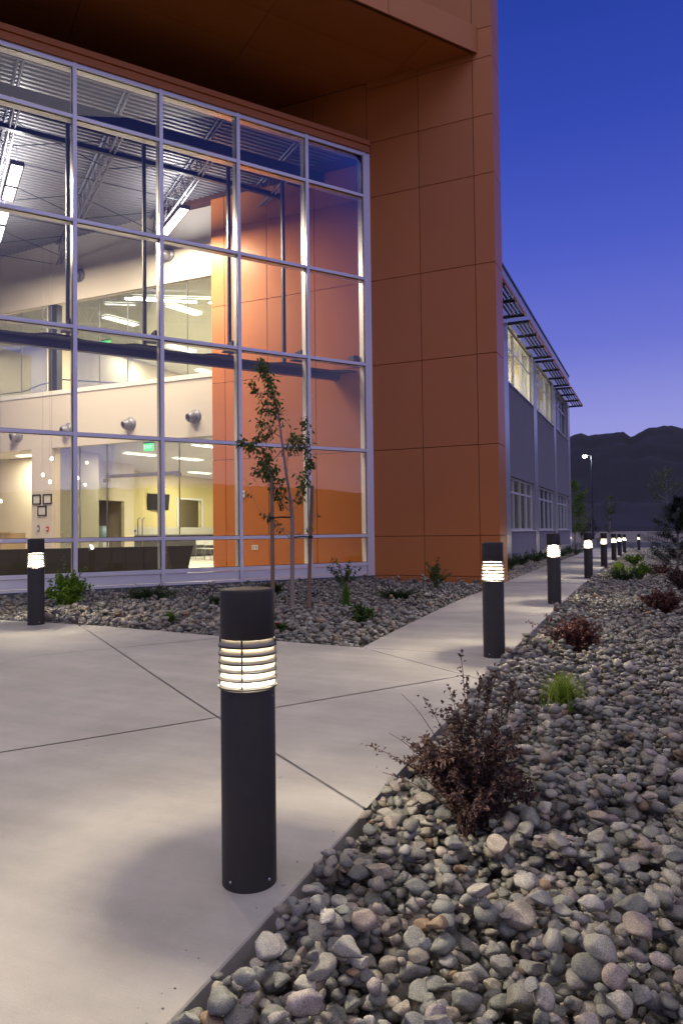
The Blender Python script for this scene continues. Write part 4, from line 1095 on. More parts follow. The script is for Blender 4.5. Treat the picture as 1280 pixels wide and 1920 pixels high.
# =================================================================== WING
wing = thing('office_wing', 'grey two-storey office wing with ribbon windows running beside the path', 'building', (0, 0, 0))
WY0, WY1 = 17.0, 40.2; ZR = 9.62
PIL = [(17.0, 22.95), (27.95, 28.75), (33.75, 34.45), (39.35, 40.2)]
BAY = [(22.95, 27.95), (28.75, 33.75), (34.45, 39.35)]
def ybox(name, x0, x1, y0, y1, z0, z1, material, parent=wing):
    mb = MB(); mb.box(x0, x1, y0, y1, z0, z1); return mb.build(name, material, parent)
ybox('wall_core', WX - .9, WX - .42, WY0 + .01, WY1 - .01, -.3, ZR - .05, M['dark_steel']) if False else None
for (a, b) in PIL:
    for z0, z1 in ((-.3, 1.2), (1.2, 3.1), (3.1, 5.2), (5.2, 6.1), (6.1, 8.0)):
        ybox('pilaster_panel', WX - .45, WX + .03, a + .003, b - .003, z0 + .004, z1 - .004, M['white_metal'])
for y in np.arange(WY0, WY1 - .1, 2.9):
    ybox('parapet_panel', WX - .45, WX + .03, y + .004, min(y + 2.9, WY1) - .004, 8.004, 9.55, M['white_metal'])
ybox('roof_edge', WX - .5, WX + .06, WY0, WY1 + .03, 9.552, 9.64, M['dark_steel'])
ybox('roof_slab', WX - 14, WX - .46, WY0, WY1, 9.3, 9.45, M['dark_steel'])
for a, b in BAY:
    ybox('stucco_panel', WX - .40, WX, a + .002, b - .002, -.3, 1.34, M['stucco'])
    ybox('stucco_panel', WX - .40, WX, a + .002, b - .002, 3.09, 6.08, M['stucco'])
    ybox('foundation_strip', WX - .38, WX + .015, a + .004, b - .004, -.3, GW(WX, (a + b) / 2) + .17, M['white_metal'])
    for lower in (True, False):
        z0, z1, zt = (1.34, 3.09, 2.60) if lower else (6.08, 8.0, 7.33)
        wn_ = MB(); xf = WX - .10
        wn_.box(xf - .08, xf, a, b, z0, z0 + .06); wn_.box(xf - .08, xf, a, b, z1 - .06, z1)
        wn_.box(xf - .08, xf, a, a + .06, z0 + .061, z1 - .061); wn_.box(xf - .08, xf, b - .06, b, z0 + .061, z1 - .061)
        wf_ = wn_.build('window', M['alum'], wing)
        nm_ = 4 if lower else 3; ws = (b - a) / nm_
        for k in range(1, nm_):
            mb = MB(); mb.box(xf - .08, xf + .005, a + k * ws - .03, a + k * ws + .03, z0 + .062, z1 - .062); mb.build('mullion', M['alum'], wf_)
        for k in range(nm_):
            ya, yb = a + k * ws + .031, a + (k + 1) * ws - .031
            if k == 0: ya = a + .061
            if k == nm_ - 1: yb = b - .061
            mb = MB(); mb.box(xf - .07, xf - .01, ya, yb, zt - .03, zt + .03); mb.build('transom', M['alum'], wf_)
            for c0, c1 in ((z0 + .062, zt - .031), (zt + .031, z1 - .062)):
                mb = MB(); mb.box(xf - .05, xf - .04, ya, yb, c0, c1); mb.build('glass_pane', M['window_glass'], wf_)
        ms = MB(); ms.box(WX - .2, WX + .05, a + .01, b - .01, z0 - .035, z0 - .004); ms.build('window_sill', M['alum'], wf_)
# dark rooms behind the windows
ybox('room_back_wall', WX - 5, WX - 4.8, WY0, WY1, 0, 9.2, M['cream_wall'])
ybox('room_floor', WX - 4.8, WX - .46, WY0, WY1, 4.9, 5.2, M['ceiling'])
ybox('room_floor', WX - 4.8, WX - .46, WY0, WY1, 0.0, .5, M['hall'])
ybox('room_ceiling', WX - 4.8, WX - .46, WY0, WY1, 8.2, 8.3, M['ceiling'])
for y in (WY0, 23.5, 28.2, 34.0, 37.0, WY1 - .1): ybox('room_partition', WX - 4.78, WX - .47, y, y + .1, .51, 8.19, M['cream_wall'])
# vertical blinds in lower windows (slats)
mb = MB()
for a, b in BAY:
    for y in np.arange(a + .3, b - .2, .34):
        if rs.rand() < .55: mb.box(WX - .34, WX - .30, y, y + .05, 1.45, 3.0)
mb.build('window_blind', M['cream_wall'], wing)
for k, (y, z, e) in enumerate([(24.8, 8.15, 170), (27.2, 8.15, 170), (31.0, 8.15, 150), (25.5, 4.85, 10)]):
    rt = thing('ceiling_light', ['bright white ceiling light behind the nearest upper window of the wing', 'second ceiling light behind the nearest upper window of the wing', 'ceiling light behind the middle upper window of the wing', 'dim ceiling light behind the lower windows of the wing'][k], 'ceiling light', (WX - 2.2, y, z))
    mb = MB(); mb.box(-.6, .6, -.15, .15, -.05, 0); mb.build('housing', M['white'], rt); mb = MB(); mb.box(-.55, .55, -.13, .13, -.06, -.052); mb.build('diffuser', M['lamp_panel'], rt)
    lamp('panel_lamp', 'AREA', (0, 0, -.08), e, (1.0, .88, .68), size=1.1, size_y=.25, parent=rt)
# sunshades
shade_bays = [(17.6, 22.25), (22.95, 28.1), (28.7, 34.0), (34.65, 40.1)]
for k, (a, b) in enumerate(shade_bays):
    sh = MB(); zz = 7.98; xo = WX + .74
    sh.box(xo - .05, xo, a, b, zz - .09, zz); ob = sh.build('sunshade', M['orange'], wing)
    fm = MB()
    nb = 3
    for j in range(nb + 1):
        y = a + (b - a - .07) * j / nb; fm = MB(); fm.box(WX + .031, xo - .051, y, y + .07, zz - .09, zz); fm.build('outrigger', M['dark_steel'], ob)
    for j in range(4):
        x = WX + .27 + j * .112
        mb = MB(); Mx = Matrix.Translation((x, 0, zz - .05)) @ Matrix.Rotation(rad(0), 4, 'Y'); mb.box(-.032, .032, a + .08, b - .08, -.007, .007, Mx); mb.build('slat', M['dark_steel'], ob)

# =================================================================== BOLLARDS
HB, RB = 1.125, .105
bol = thing('bollard_light', 'x', 'bollard light', (0, 0, 0), 0, 'bollard lights along the path')
mb = MB(); mb.lathe([(RB, -.06), (RB, .742), (RB - .003, .746), (RB - .010, .747)], 56); mb.disc(RB - .010, .747, 56); mb.build('post', M['bronze'], bol)
mb = MB(); mb.lathe([(.06, .938), (RB - .012, .938), (RB - .002, .936), (RB, .940), (RB, 1.115), (RB - .003, 1.122), (RB - .010, HB)], 56); mb.disc(RB - .010, HB, 56); mb.build('cap', M['bronze'], bol)
for k in range(6):
    z = .7485 + k * .0315
    mb = MB(); mb.lathe([(.112, z), (.1125, z + .0035), (.091, z + .0275), (.0895, z + .026)], 56, closed=True)
    c_ = mb.build('louvre_ring', M['louvre'], bol)
    mb = MB(); mb.lathe([(.1128, z - .001), (.1136, z + .0058), (.1112, z + .0062), (.1112, z - .001)], 56, closed=True); mb.build('ring_edge', M['bronze'], c_)
for a in (20, 110, 200, 290):
    mb = MB(); c, s = .108 * math.cos(rad(a - 90)), .108 * math.sin(rad(a - 90)); mb.tube([(c, s, .745), (c, s, .94)], .0035, 6); mb.build('tie_rod', M['bronze'], bol)
mb = MB(); mb.lathe([(.001, 1.0), (.03, 1.0), (.04, .985), (.001, .98)], 20); mb.build('lamp_bulb', M['lamp_tube'], bol)
for a in (-100, -15):
    mb = MB(); mb.lathe([(.001, .0), (.0055, .0), (.0055, .004), (.001, .005)], 10)
    Mx = Matrix.Rotation(rad(a), 4, 'Z') @ Matrix.Translation((RB, 0, .035)) @ Matrix.Rotation(rad(90), 4, 'Y'); mb.v = [tuple(Mx @ Vector(v)) for v in mb.v]; mb.build('screw', M['screw'], bol)
bpos = [(-1.475, 2.42), (-1.511, 7.105), (-7.518, 7.041), (-1.555, 11.925), (-1.634, 18.97), (-1.711, 25.7), (-1.787, 32.9), (-1.912, 40.4), (-2.011, 48.5), (-1.409, 58.5)]
blab = ['large dark bollard light in the foreground beside the gravel edge', 'dark bollard light second along the path, beside the red barberry', 'dark bollard light standing alone at the left in front of the lobby glass', 'dark bollard light third along the path, by the corner of the orange tower', 'dark bollard light fourth along the path, beside the wing', 'dark bollard light fifth along the path, just past the wing end', 'small far bollard light, sixth along the path', 'small far bollard light, seventh along the path', 'small far bollard light, eighth and last of the straight row', 'farthest bollard light, apart at the right end of the path']
BL_E = 66.0
for i, (x, y) in enumerate(bpos):
    o = bol if i == 0 else copy_tree(bol)
    o.location = (x, y, G(x, y)); o['label'] = blab[i]; o['group'] = 'bollard lights along the path'
    if i: o.rotation_euler[2] = RNG.uniform(-.12, .12)
for i, (x, y) in enumerate(bpos):
    z = G(x, y)
    for zz in (.83, .895):
        if y > 20 and zz != .895: continue
        lamp('bollard_lamp', 'POINT', (x, y, z + zz), BL_E * (1 if y < 20 else 1.6), (1.0, .87, .66), size=.066)

# =================================================================== PLANTS
def leaf(mb, p, d, up, L, w, tint, fold=.25):
    d = d.normalized(); s = d.cross(up)
    if s.length < 1e-3: s = d.cross(Vector((1, 0, 0)))
    s.normalize(); n = s.cross(d).normalized()
    a = p; b = p + d * L * .45 + s * w * .5 + n * w * fold; c = p + d * L - n * L * .12; e = p + d * L * .45 - s * w * .5 + n * w * fold; m_ = p + d * L * .5
    mb.add([a, b, c, e, m_], [(0, 1, 4), (1, 2, 4), (2, 3, 4), (3, 0, 4)], False, tint)
def rv(r, s=1.0): return Vector((r.normal(0, s), r.normal(0, s), r.normal(0, s)))
def tubes_static(mb, pts, r0, r1, n=5):
    k = len(pts); mb.tube(pts, [r0 + (r1 - r0) * i / (k - 1) for i in range(k)], n)
def bez(a, b, c, n=7):
    return [a * (1 - t) ** 2 + b * 2 * t * (1 - t) + c * t * t for t in [i / (n - 1) for i in range(n)]]
def shrub(name, lab, cat, loc, h, w, stems, leaves, L, wd, lm, sm, seed, lean=(0, 0), arch=.35, clump=1.0, group=None, stem_r=.004, start=.2, extra=()):
    r = np.random.RandomState(seed); rt = thing(name, lab, cat, loc, 0, group)
    sb = MB(); lb = MB(); lb.t = []
    for i in range(stems):
        a = r.uniform(0, 2 * np.pi); rr = w * .5 * math.sqrt(r.uniform(.02, 1)); hh = h * r.uniform(.55, 1.0) * (1 - .35 * (rr / (w * .5)) ** 2)
        tip = Vector((rr * math.cos(a) + lean[0] * hh, rr * math.sin(a) + lean[1] * hh, hh)); root = Vector((r.normal(0, w * .05), r.normal(0, w * .05), -.03))
        ctl = Vector((tip.x * arch, tip.y * arch, hh * r.uniform(.6, .95)))
        pts = bez(root, ctl, tip, 7)
        for j in range(1, 6): pts[j] += rv(r, w * .015)
        tubes_static(sb, pts, stem_r, stem_r * .35, 5)
        ts = r.randint(0, 3)
        allp = [pts]
        for k in range(ts):
            q = r.randint(2, 6); t0 = pts[q]; e = t0 + Vector((r.normal(0, 1), r.normal(0, 1), r.uniform(.1, 1.2))).normalized() * h * r.uniform(.12, .3)
            tw = bez(t0, (t0 + e) / 2 + rv(r, h * .03), e, 5); tubes_static(sb, tw, stem_r * .45, stem_r * .2, 4); allp.append(tw)
        base_t = r.uniform(0, 1)
        for pp in allp:
            nl = int(leaves * (1 if pp is pts else .5)); 
            for k in range(nl):
                t = r.uniform(start if pp is pts else .0, 1.0) * (len(pp) - 1); i0 = min(int(t), len(pp) - 2); p = pp[i0].lerp(pp[i0 + 1], t - i0)
                dr = (pp[i0 + 1] - pp[i0]).normalized(); d = (dr * .45 + rv(r, .7)).normalized(); sc = r.uniform(.6, 1.25)
                leaf(lb, p + rv(r, L * .25 * clump), d, (Vector((0, 0, 1)) + rv(r, .4)), L * sc, wd * sc, float(np.clip(.55 * base_t + r.uniform(0, .6), 0, 1)))
    for (tx, ty, tz, n_) in extra:       # long wands that stick out
        tip = Vector((tx, ty, tz)); pts = bez(Vector((0, 0, 0)), Vector((tx * .35, ty * .35, tz * .75)), tip, 9); tubes_static(sb, pts, stem_r, stem_r * .3, 5)
        for k in range(n_):
            t = r.uniform(.4, 1) * 8; i0 = min(int(t), 7); p = pts[i0].lerp(pts[i0 + 1], t - i0); dr = (pts[i0 + 1] - pts[i0]).normalized()
            leaf(lb, p + rv(r, .008), (dr * .6 + rv(r, .6)), Vector((0, 0, 1)), L * r.uniform(.6, 1.1), wd * r.uniform(.6, 1.1), r.uniform(0, 1))
    sb.build('stems', sm, rt); lb.build('foliage', lm, rt); return rt
def cR(u, v=0., z=0.):   # offset: u to the right as seen from the plaza, v away
    return (cr.x * u + cf.x * v, cr.y * u + cf.y * v, z)
def ru(u, v): a = cR(u, v); return a[0], a[1]
ex = []
for u, z, v, n_ in [(-.46, .40, .05, 60), (-.40, .30, -.02, 26), (-.02, .80, .1, 30), (.05, .72, .0, 60), (.20, .66, .05, 60), (-.20, .60, .1, 40), (-.10, .68, -.05, 36), (.28, .5, 0, 40), (-.30, .62, .1, 0), (.18, .80, .1, 0), (-.36, .44, .1, 0), (.12, .74, .02, 90), (.20, .70, -.05, 80), (.24, .62, .08, 90), (.0, .70, .08, 60), (.30, .56, -.04, 70), (-.30, .46, -.1, 60), (-.12, .60, -.08, 60)]:
    a = ru(u, v); ex.append((a[0], a[1], z, n_))
shrub('barberry_bush', 'large purple barberry bush at the gravel edge in the foreground', 'bush', (-.80, 3.22, G(-.8, 3.2) - .05), .57, .56, 64, 74, .027, .018, M['barberry'], M['stem'], 3, arch=.5, extra=ex, group='barberry bushes')
ex2 = []
for u, z, v, n_ in [(-.50, .34, 0, 70), (-.42, .25, .05, 50), (-.3, .40, 0, 40), (.3, .3, 0, 40)]:
    a = ru(u, v); ex2.append((a[0], a[1], z, n_))
shrub('barberry_bush', 'reddish barberry bush beside the second bollard, smaller than the foreground one', 'bush', (-.80, 7.6, G(-.8, 7.6) - .03), .42, .56, 60, 60, .03, .02, M['barberry2'], M['stem'], 4, arch=.6, extra=ex2, group='barberry bushes')
shrub('barberry_bush', 'brown barberry bush near the right photo edge, behind the grass tuft', 'bush', (.02, 11.2, G(0, 11.2) - .03), .36, .6, 60, 60, .036, .024, M['barberry2'], M['stem'], 5, arch=.6, group='barberry bushes')
shrub('barberry_bush', 'dark barberry bush cut off by the right photo edge below the pine', 'bush', (.42, 15.4, G(0, 15.4) - .03), .5, .8, 60, 60, .04, .028, M['barberry'], M['stem'], 6, arch=.6, group='barberry bushes')
shrub('barberry_bush', 'small dark barberry bush right of the far green shrubs', 'bush', (.0, 20.5, G(0, 20.5) - .03), .4, .8, 35, 40, .04, .024, M['barberry2'], M['stem'], 16, arch=.6, group='barberry bushes')
def tuft(name, lab, loc, h, w, n, seed, mt_=None, bw=.006, group=None):
    r = np.random.RandomState(seed); rt = thing(name, lab, 'grass tuft', loc, 0, group); mb = MB(); mb.t = []
    for i in range(n):
        a = r.uniform(0, 2 * np.pi); rr = w * .5 * r.uniform(0, 1); L = h * r.uniform(.55, 1.1)
        p0 = Vector((r.normal(0, w * .10), r.normal(0, w * .10), 0)); tip = Vector((rr * math.cos(a), rr * math.sin(a), L * (1 - .3 * (rr / w))))
        ctl = Vector((p0.x + tip.x * .2, p0.y + tip.y * .2, L * .7)); pts = bez(p0, ctl, tip, 6); s = Vector((-math.sin(a + r.normal(0, .6)), math.cos(a + r.normal(0, .6)), 0)); vs = []
        for k, p in enumerate(pts):
            ww = bw * .5 * (1 - k / 5.2) ; vs += [p + s * ww, p - s * ww]
        mb.add(vs, [(2 * k, 2 * k + 1, 2 * k + 3, 2 * k + 2) for k in range(5)], False, float(r.uniform(0, 1)))
    mb.build('blades', mt_ or M['grassm'], rt)
    c = MB(); c.lathe([(.001, -.02), (w * .12, -.02), (w * .09, .03), (.001, .04)], 10); c.build('crown', M['green_stem'], rt); return rt
tuft('grass_tuft', 'bright yellow-green grass tuft on the gravel at the right', (-.666, 5.45, G(-.6, 5.45) - .015), .265, .50, 420, 8, None, .009)
tuft('grass_tuft', 'pale grassy tuft under the rose bush in front of the glass', (-4.57, 10.5, G(-4.57, 10.5) - .03), .42, .3, 170, 9, M['leaf_bright'], .012)
tuft('grass_tuft', 'yellow-green grass tuft at the path edge by the fourth bollard', (-1.0, 20.4, G(-1, 20.4)), .42, .7, 220, 10, M['grassm'], .02)
def juniper(lab, loc, w, d, h, seed, n=60, rz=0., group='low junipers in the gravel', mt_=None):
    r = np.random.RandomState(seed); rt = thing('juniper_shrub', lab, 'shrub', loc, rz, group); sb = MB(); lb = MB(); lb.t = []
    for i in range(n):
        a = r.uniform(0, 2 * np.pi); k = r.uniform(.3, 1); tip = Vector((w * .5 * k * math.cos(a), d * .5 * k * math.sin(a), h * r.uniform(.35, 1.0) * (1.05 - .5 * k)))
        pts = bez(Vector((0, 0, 0)), Vector((tip.x * .5, tip.y * .5, h * .25)), tip, 6); tubes_static(sb, pts, .007, .002, 4)
        bt = r.uniform(0, .5)
        for q in range(70):
            t = r.uniform(.3, 1) * 5; i0 = min(int(t), 4); p = pts[i0].lerp(pts[i0 + 1], t - i0); dr = (pts[i0 + 1] - pts[i0]).normalized()
            leaf(lb, p + rv(r, .018), dr * .8 + rv(r, .5) + Vector((0, 0, .3)), Vector((0, 0, 1)), r.uniform(.03, .07), .009, float(min(1, bt + r.uniform(0, .5))), .1)
    sb.build('stems', M['green_stem'], rt); lb.build('foliage', mt_ or M['juniper'], rt); return rt
cz = math.atan2(cr.y, cr.x)
juniper('wide dark green juniper spreading below the second lobby pane', (-8.0, 9.95, G(-8, 9.95) - .02), 1.25, .8, .32, 21, 70, cz)
juniper('low dark juniper behind the young tree stakes', (-6.6, 11.7, G(-6.6, 11.7) - .02), .65, .6, .26, 22, 40, cz)
juniper('low dark juniper in front of the orange tower wall', (-4.15, 11.8, G(-4.1, 11.8) - .02), 1.0, .7, .24, 23, 60, cz)
juniper('tiny juniper half hidden by the foreground bollard cap', (-6.48, 9.6, G(-6.4, 9.6) - .02), .34, .3, .18, 24, 20, cz)
juniper('tiny green sprig on the gravel by the plaza edge', (-6.07, 7.95, G(-6.07, 7.95)), .2, .2, .1, 25, 10, cz, mt_=M['leaf_bright'])
juniper('dark spreading shrub on the right gravel by the fourth bollard', (-.75, 17.6, G(-.7, 17.6)), 1.1, .9, .40, 26, 60, cz)
juniper('dark spreading shrub at the foot of the orange tower side', (-3.75, 18.7, GW(-3.75, 18.7) + .03), .8, .8, .45, 27, 50, cz, group='shrubs along the wing')
for k, (x, y, w_, h_) in enumerate([(-3.95, 20.8, 1.2, .5), (-4.0, 23.2, 1.3, .55), (-3.95, 25.8, 1.4, .6), (-4.0, 29.0, 1.3, .5), (-4.05, 33.4, 1.5, .6), (-4.15, 37.6, 1.5, .7)]):
    juniper(['dark shrub under the nearest window of the wing, left of the others', 'dark shrub under the nearest window of the wing, at its middle', 'dark shrub at the first pale pilaster of the wing', 'dark shrub under the middle window of the wing', 'dark shrub at the second pale pilaster of the wing', 'dark shrub at the far end of the wing'][k], (x, y, GW(x, y) + .02), w_, w_ * .7, h_, 30 + k, 55, rad(80), group='shrubs along the wing')
shrub('green_shrub', 'bright green leafy shrub right behind the left bollard', 'shrub', (-8.4, 8.5, G(-8.4, 8.5) - .02), .62, .72, 42, 34, .055, .038, M['leaf_bright'], M['green_stem'], 41, arch=.45, extra=[(*ru(.28, 0), .66, 30), (*ru(-.08, 0), .82, 16)])
shrub('green_shrub', 'yellow-green shrub on the right gravel before the pine', 'shrub', (-.45, 18.6, G(-.4, 18.6)), .42, .6, 35, 34, .05, .03, M['leaf_bright'], M['green_stem'], 42, arch=.5)
shrub('green_shrub', 'small yellow-green shrub at the far right path edge', 'shrub', (-.8, 27.5, G(-.8, 27.5)), .42, .8, 30, 34, .06, .04, M['leaf_bright'], M['green_stem'], 43, arch=.5)
def rose(lab, loc, h, w, seed, stems, fl):
    rt = shrub('rose_bush', lab, 'rose bush', loc, h, w, stems, 26, .05, .034, M['leaf_rose'], M['green_stem'], seed, arch=.35, start=.35, group='rose bushes', stem_r=.006)
    r = np.random.RandomState(seed)
    for f in fl:
        fb = MB()
        for k in range(9):
            a = k * 2.4; d = Vector((math.cos(a), math.sin(a), .5 + .1 * k)); leaf(fb, Vector((0, 0, 0)), d, Vector((0, 0, 1)), .038, .034, 0, .4)
        fb.t = []; o = fb.build('flower', M['red'], rt); o.location = f
    return rt
rose('tall rose bush with dark green leaves before the last lobby pane', (-5.69, 12.95, G(-5.7, 13) - .02), .72, .72, 51, 14, [])
rose('rose bush with drooping leaves against the orange tower wall', (-4.1, 13.9, G(-4.1, 13.9) - .02), .68, .62, 52, 14, [])
rose('low rose bush with several red flowers near the plaza corner', (-3.67, 8.95, G(-3.67, 8.95) - .02), .27, .5, 53, 26, [(*ru(-.05, -.1), .19), (*ru(.03, -.16), .13), (*ru(.22, -.05), .16)])
rose('tiny red flowering plant just right of the foreground bollard', (-4.32, 7.8, G(-4.3, 7.8) - .02), .12, .16, 54, 8, [(*ru(.0, -.04), .10)])

# ---- young staked tree
TB = Vector((-5.042, 9.556, G(-5.04, 9.556)))
SC = (TB - Vector((0, 0, EYE))).dot(cf) / F_PX
def tp(px_, py_, dv=0.): 
    return Vector(((px_ - 548) * SC * cr.x + cf.x * dv, (px_ - 548) * SC * cr.y + cf.y * dv, (1145 - py_) * SC))
tr = thing('young_tree', 'young slender tree with drooping leaves, tied between two wooden stakes', 'tree', TB)
tk = MB(); tkp = [(548, 1149), (549, 1040), (550, 985), (548.6, 957), (546, 932), (540, 891), (533.7, 844), (530.6, 816), (526.7, 785), (522.8, 761), (516.5, 735), (507, 711), (498, 691), (494.6, 679)]
rT = np.random.RandomState(77)
pts = [tp(a, b, rT.normal(0, .02)) for a, b in tkp]; tubes_static(tk, pts[:5], .034, .026, 10); tubes_static(tk, pts[4:], .022, .004, 8); tk.build('trunk', M['bark'], tr)
brs = [([(546, 938), (527, 926), (514, 905), (508, 872), (507, 845)], .012, -.1, 1.0), ([(548, 962), (532, 945), (512, 918), (500, 880), (494, 860)], .010, .15, 1.),
       ([(546, 1010), (522, 986), (490, 955), (467, 897)], .008, -.15, .10), ([(546, 945), (562, 928), (573, 900), (579, 860), (577, 815), (572, 782)], .011, .1, .9),
       ([(548, 1005), (563, 1000), (585, 985), (596, 958)], .006, .05, .12), ([(533, 842), (516, 862), (500, 850), (478, 838), (462, 830)], .008, -.1, 1.5),
       ([(531, 820), (512, 806), (494, 812), (474, 826), (464, 838)], .008, .12, 1.4), ([(527, 785), (512, 775), (502, 770), (494, 772)], .006, -.1, 1.0),
       ([(527, 783), (506, 765), (492, 738), (479, 716), (470, 707)], .007, .1, .8), ([(541, 892), (541, 850), (540, 800), (539, 750)], .005, .15, .12),
       ([(537, 866), (548, 852), (556, 835), (560, 822)], .005, -.1, .7), ([(538, 880), (524, 870), (520, 880), (512, 895)], .005, 0, .8), ([(528, 795), (512, 800), (500, 792), (492, 798)], .005, -.1, 1.0),
       ([(506, 766), (505, 740), (506, 718), (510, 705)], .005, .1, .9), ([(548, 950), (540, 930), (532, 912), (526, 900)], .005, -.1, .8), ([(549, 958), (565, 945), (572, 915), (566, 895)], .006, -.15, .8),
       ([(548, 1000), (528, 992), (510, 975), (496, 962)], .005, .1, .5), ([(575, 880), (584, 872), (588, 862)], .004, 0, 1.2), ([(577, 840), (568, 830), (562, 818)], .004, .1, 1.2), ([(533, 846), (545, 825), (553, 812)], .004, .1, .7), ([(510, 905), (500, 895), (490, 888), (482, 880)], .004, -.1, 1.2), ([(505, 880), (495, 868), (488, 860)], .004, .1, 1.2)]
lb = MB(); lb.t = []
def hang(p, dr, n_, spread):
    for _ in range(n_):
        q = p + rv(rT, spread); d = (dr * .35 + rv(rT, .55) + Vector((0, 0, -.75)))
        leaf(lb, q, d, Vector((rT.normal(), rT.normal(), .5)), rT.uniform(.06, .105), rT.uniform(.026, .042), float(rT.uniform(0, 1)), .15)
for pl, r0, dv, dens in brs:
    P_ = [tp(a, b, dv * k / (len(pl) - 1) * 2.5 + rT.normal(0, .03)) for k, (a, b) in enumerate(pl)]
    bb = MB(); tubes_static(bb, P_, r0, .002, 6); bb.build('branch', M['bark'], tr)
    for i in range(len(P_) - 1):
        if i == 0 and len(P_) > 3: continue
        L = (P_[i + 1] - P_[i]).length; n_ = int(L * 74 * dens)
        for k in range(n_):
            t = rT.uniform(0, 1); hang(P_[i].lerp(P_[i + 1], t), (P_[i + 1] - P_[i]).normalized(), 2, .035)
    hang(P_[-1], Vector((0, 0, 1)), int(8 * min(1, dens)), .04)
for i in range(8, len(pts) - 1):
    for k in range(26): hang(pts[i].lerp(pts[i + 1], rT.uniform(0, 1)), Vector((0, 0, .5)), 2, .05)
hang(pts[-1], Vector((0, 0, 1)), 26, .06)
lb.build('foliage', M['leaf_tree'], tr)
def stake(p0, p1, lab):
    rt = thing('tree_stake', lab, 'stake', p0, 0, 'stakes of the young tree'); mb = MB(); d = Vector(p1) - Vector(p0); mb.tube([Vector((0, 0, -.1)), d * .5, d], [.030, .029, .027], 10); mb.build('pole', M['wood_stake'], rt)
    t_ = MB(); lf = lab.startswith('left'); a = d * (.70 if lf else .575); b = (TB + tp(548.5, 970 if lf else 1008) - Vector(p0)); t_.tube([a, (a + b) / 2 + Vector((0, 0, .01)), b], .012, 6); t_.tube([a - Vector((0, 0, .02)), a + Vector((0, 0, .02))], .036, 10); t_.build('tie_strap', M['tie'], rt); return rt
def gp(x, y): return Vector((x, y, G(x, y)))
s1 = gp(-5.20, 9.25); stake(s1, s1 + Vector((0, 0, 1.98)) + Vector(cR(-.0, 0, 0)), 'left wooden stake of the young tree, nearer the plaza')
s2 = gp(-5.02, 10.05); stake(s2, s2 + Vector((0, 0, 1.90)) + Vector(cR(.08, 0, 0)), 'right wooden stake of the young tree, leaning slightly outwards')

# ---- pine and far trees
def pine(name, lab, loc, h, w, seed, cat='pine tree', levels=13):
    r = np.random.RandomState(seed); rt = thing(name, lab, cat, loc); tb = MB(); tubes_static(tb, [Vector((0, 0, -.1)), Vector((.02, 0, h * .5)), Vector((0, .02, h * .97))], h * .022, .01, 8); tb.build('trunk', M['bark'], rt)
    bb = MB(); nb = MB(); nb.t = []
    for i in range(levels):
        t = .10 + .86 * i / (levels - 1); z = h * t; R_ = w * .5 * (1 - t) ** .75 + .08; k = 7
        for j in range(k):
            a = r.uniform(0, 2 * np.pi); L = R_ * r.uniform(.65, 1.15); tip = Vector((math.cos(a) * L, math.sin(a) * L, z + L * r.uniform(.15, .55)))
            pts = bez(Vector((0, 0, z)), Vector((tip.x * .5, tip.y * .5, z + L * .05)), tip, 6); tubes_static(bb, pts, .012, .003, 4); bt = r.uniform(0, .5)
            for q in range(int(110 + 150 * L)):
                u = r.uniform(.25, 1) * 5; i0 = min(int(u), 4); p = pts[i0].lerp(pts[i0 + 1], u - i0); dr = (pts[i0 + 1] - pts[i0]).normalized()
                leaf(nb, p + rv(r, .03), dr + rv(r, .5), Vector((0, 0, 1)), r.uniform(.08, .15), .012, float(min(1, bt + r.uniform(0, .5))), .1)
    bb.build('branches', M['bark'], rt); nb.build('needles', M['pine'], rt); return rt
pine('pine_tree', 'dark bushy young pine on the gravel at the right photo edge', (.46, 22.4, G(.4, 22.4) - .02), 2.1, 2.3, 61)
pine('conifer_tree', 'small dark conical conifer far behind the fourth bollard', (-6.1, 75, G(-6, 75)), 2.7, 2.4, 62, 'conifer', 9)
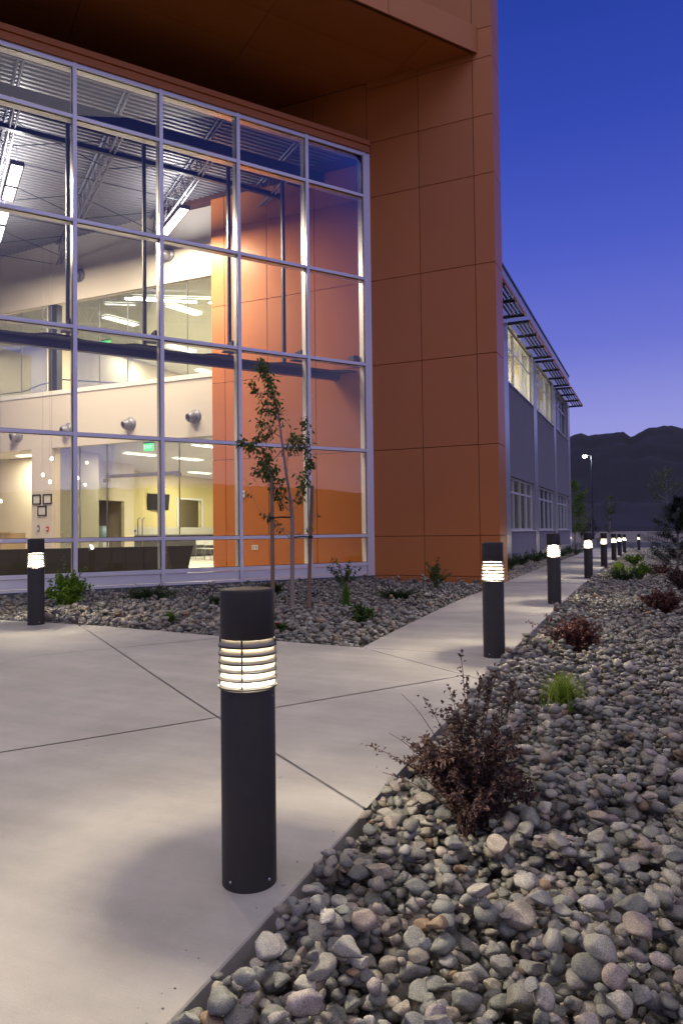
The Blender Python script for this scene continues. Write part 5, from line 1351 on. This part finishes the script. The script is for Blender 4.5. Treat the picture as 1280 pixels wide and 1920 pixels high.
def ftree(lab, loc, h, w, seed, lm, n=420, L=.14, z0=.25, trunk_r=.05, col=1.0):
    r = np.random.RandomState(seed); rt = thing('deciduous_tree', lab, 'tree', loc, 0, 'small trees beyond the wing'); tb = MB(); tubes_static(tb, [Vector((0, 0, -.1)), Vector((.03, .02, h * .5)), Vector((0, 0, h * .95))], trunk_r, .012, 7); tb.build('trunk', M['bark'], rt)
    bb = MB(); nb = MB(); nb.t = []
    for i in range(26):
        t = z0 + (1 - z0) * r.uniform(0, .95); a = r.uniform(0, 6.28); f = (t - z0) / (1 - z0); R_ = w * .5 * math.sin(math.pi * min(.97, .18 + .8 * f)) ** .7 * r.uniform(.6, 1.1)
        tip = Vector((R_ * math.cos(a), R_ * math.sin(a), h * t + R_ * .9)); pts = bez(Vector((0, 0, h * t)), Vector((tip.x * .7, tip.y * .7, h * t + R_ * .2)), tip, 5); tubes_static(bb, pts, .018, .004, 4); bt = r.uniform(0, .5)
        for q in range(n // 26 * 3):
            u = r.uniform(.2, 1) * 4; i0 = min(int(u), 3); p = pts[i0].lerp(pts[i0 + 1], u - i0)
            leaf(nb, p + rv(r, L * .7), rv(r, .7) + Vector((0, 0, -.2)), Vector((0, 0, 1)), L * r.uniform(.6, 1.2), L * .5, float(min(1, bt + r.uniform(0, .5))))
    bb.build('limbs', M['bark'], rt); nb.build('crown', lm, rt); return rt
ftree('bright green leafy tree just past the far end of the wing', (-4.35, 42.3, G(-4.3, 42.3)), 4.1, 1.7, 71, M['leaf_bright'], 700, .12)
ftree('small dim tree with pale trunk between wing and street lamp', (-6.0, 63.9, G(-6, 62) - .0), 3.7, 2.2, 72, M['leaf_tree'])
ftree('narrow upright tree beyond the path, centre of the far view', (-4.7, 80, G(-4, 80)), 5.2, 1.7, 73, M['leaf_tree'])
ftree('tall faint tree standing behind the pine at the right', (.55, 58, G(.5, 58)), 6.2, 3.0, 74, M['leaf_tree'])
juniper('low shrub at the foot of the bright tree past the wing', (-4.2, 41.5, G(-4.2, 41.5)), 1.5, 1.2, .8, 75, 50, 0, 'shrubs along the wing', M['leaf_rose'])

# ---- street lamp
sl = thing('street_lamp', 'tall street lamp with one bright head in front of the mountains', 'street lamp', (-5.72, 72, G(-5.7, 72)))
mb = MB(); mb.tube([(0, 0, 0), (0, 0, 8.6)], [.11, .07], 10); mb.build('pole', M['dark_steel'], sl)
mb = MB(); mb.tube([(0, 0, 0), (0, 0, .7)], [.28, .28], 14); mb.build('base', M['kerb_concrete'], sl)
mb = MB(); mb.tube([(-.45, -.1, 8.75), (0, 0, 8.6), (.3, .1, 8.2)], .04, 8); mb.build('arm', M['dark_steel'], sl)
mb = MB(); mb.box(-.85, -.35, -.22, .12, 8.68, 8.80); hd = mb.build('lamp_head', M['dark_steel'], sl)
mb = MB(); mb.lathe([(.001, -.05), (.17, -.05), (.21, .03), (.15, .12), (.001, .13)], 16, (-.6, -.1, 8.55)); mb.build('lens', M['street'], hd)
mb = MB(); mb.box(.18, .5, -.1, .2, 7.98, 8.12); mb.build('lamp_head', M['dark_steel'], sl)
lamp('street_bulb', 'POINT', (-6.32, 71.9, G(-5.7, 72) + 8.4), 110, (.95, 1, .92), .15)
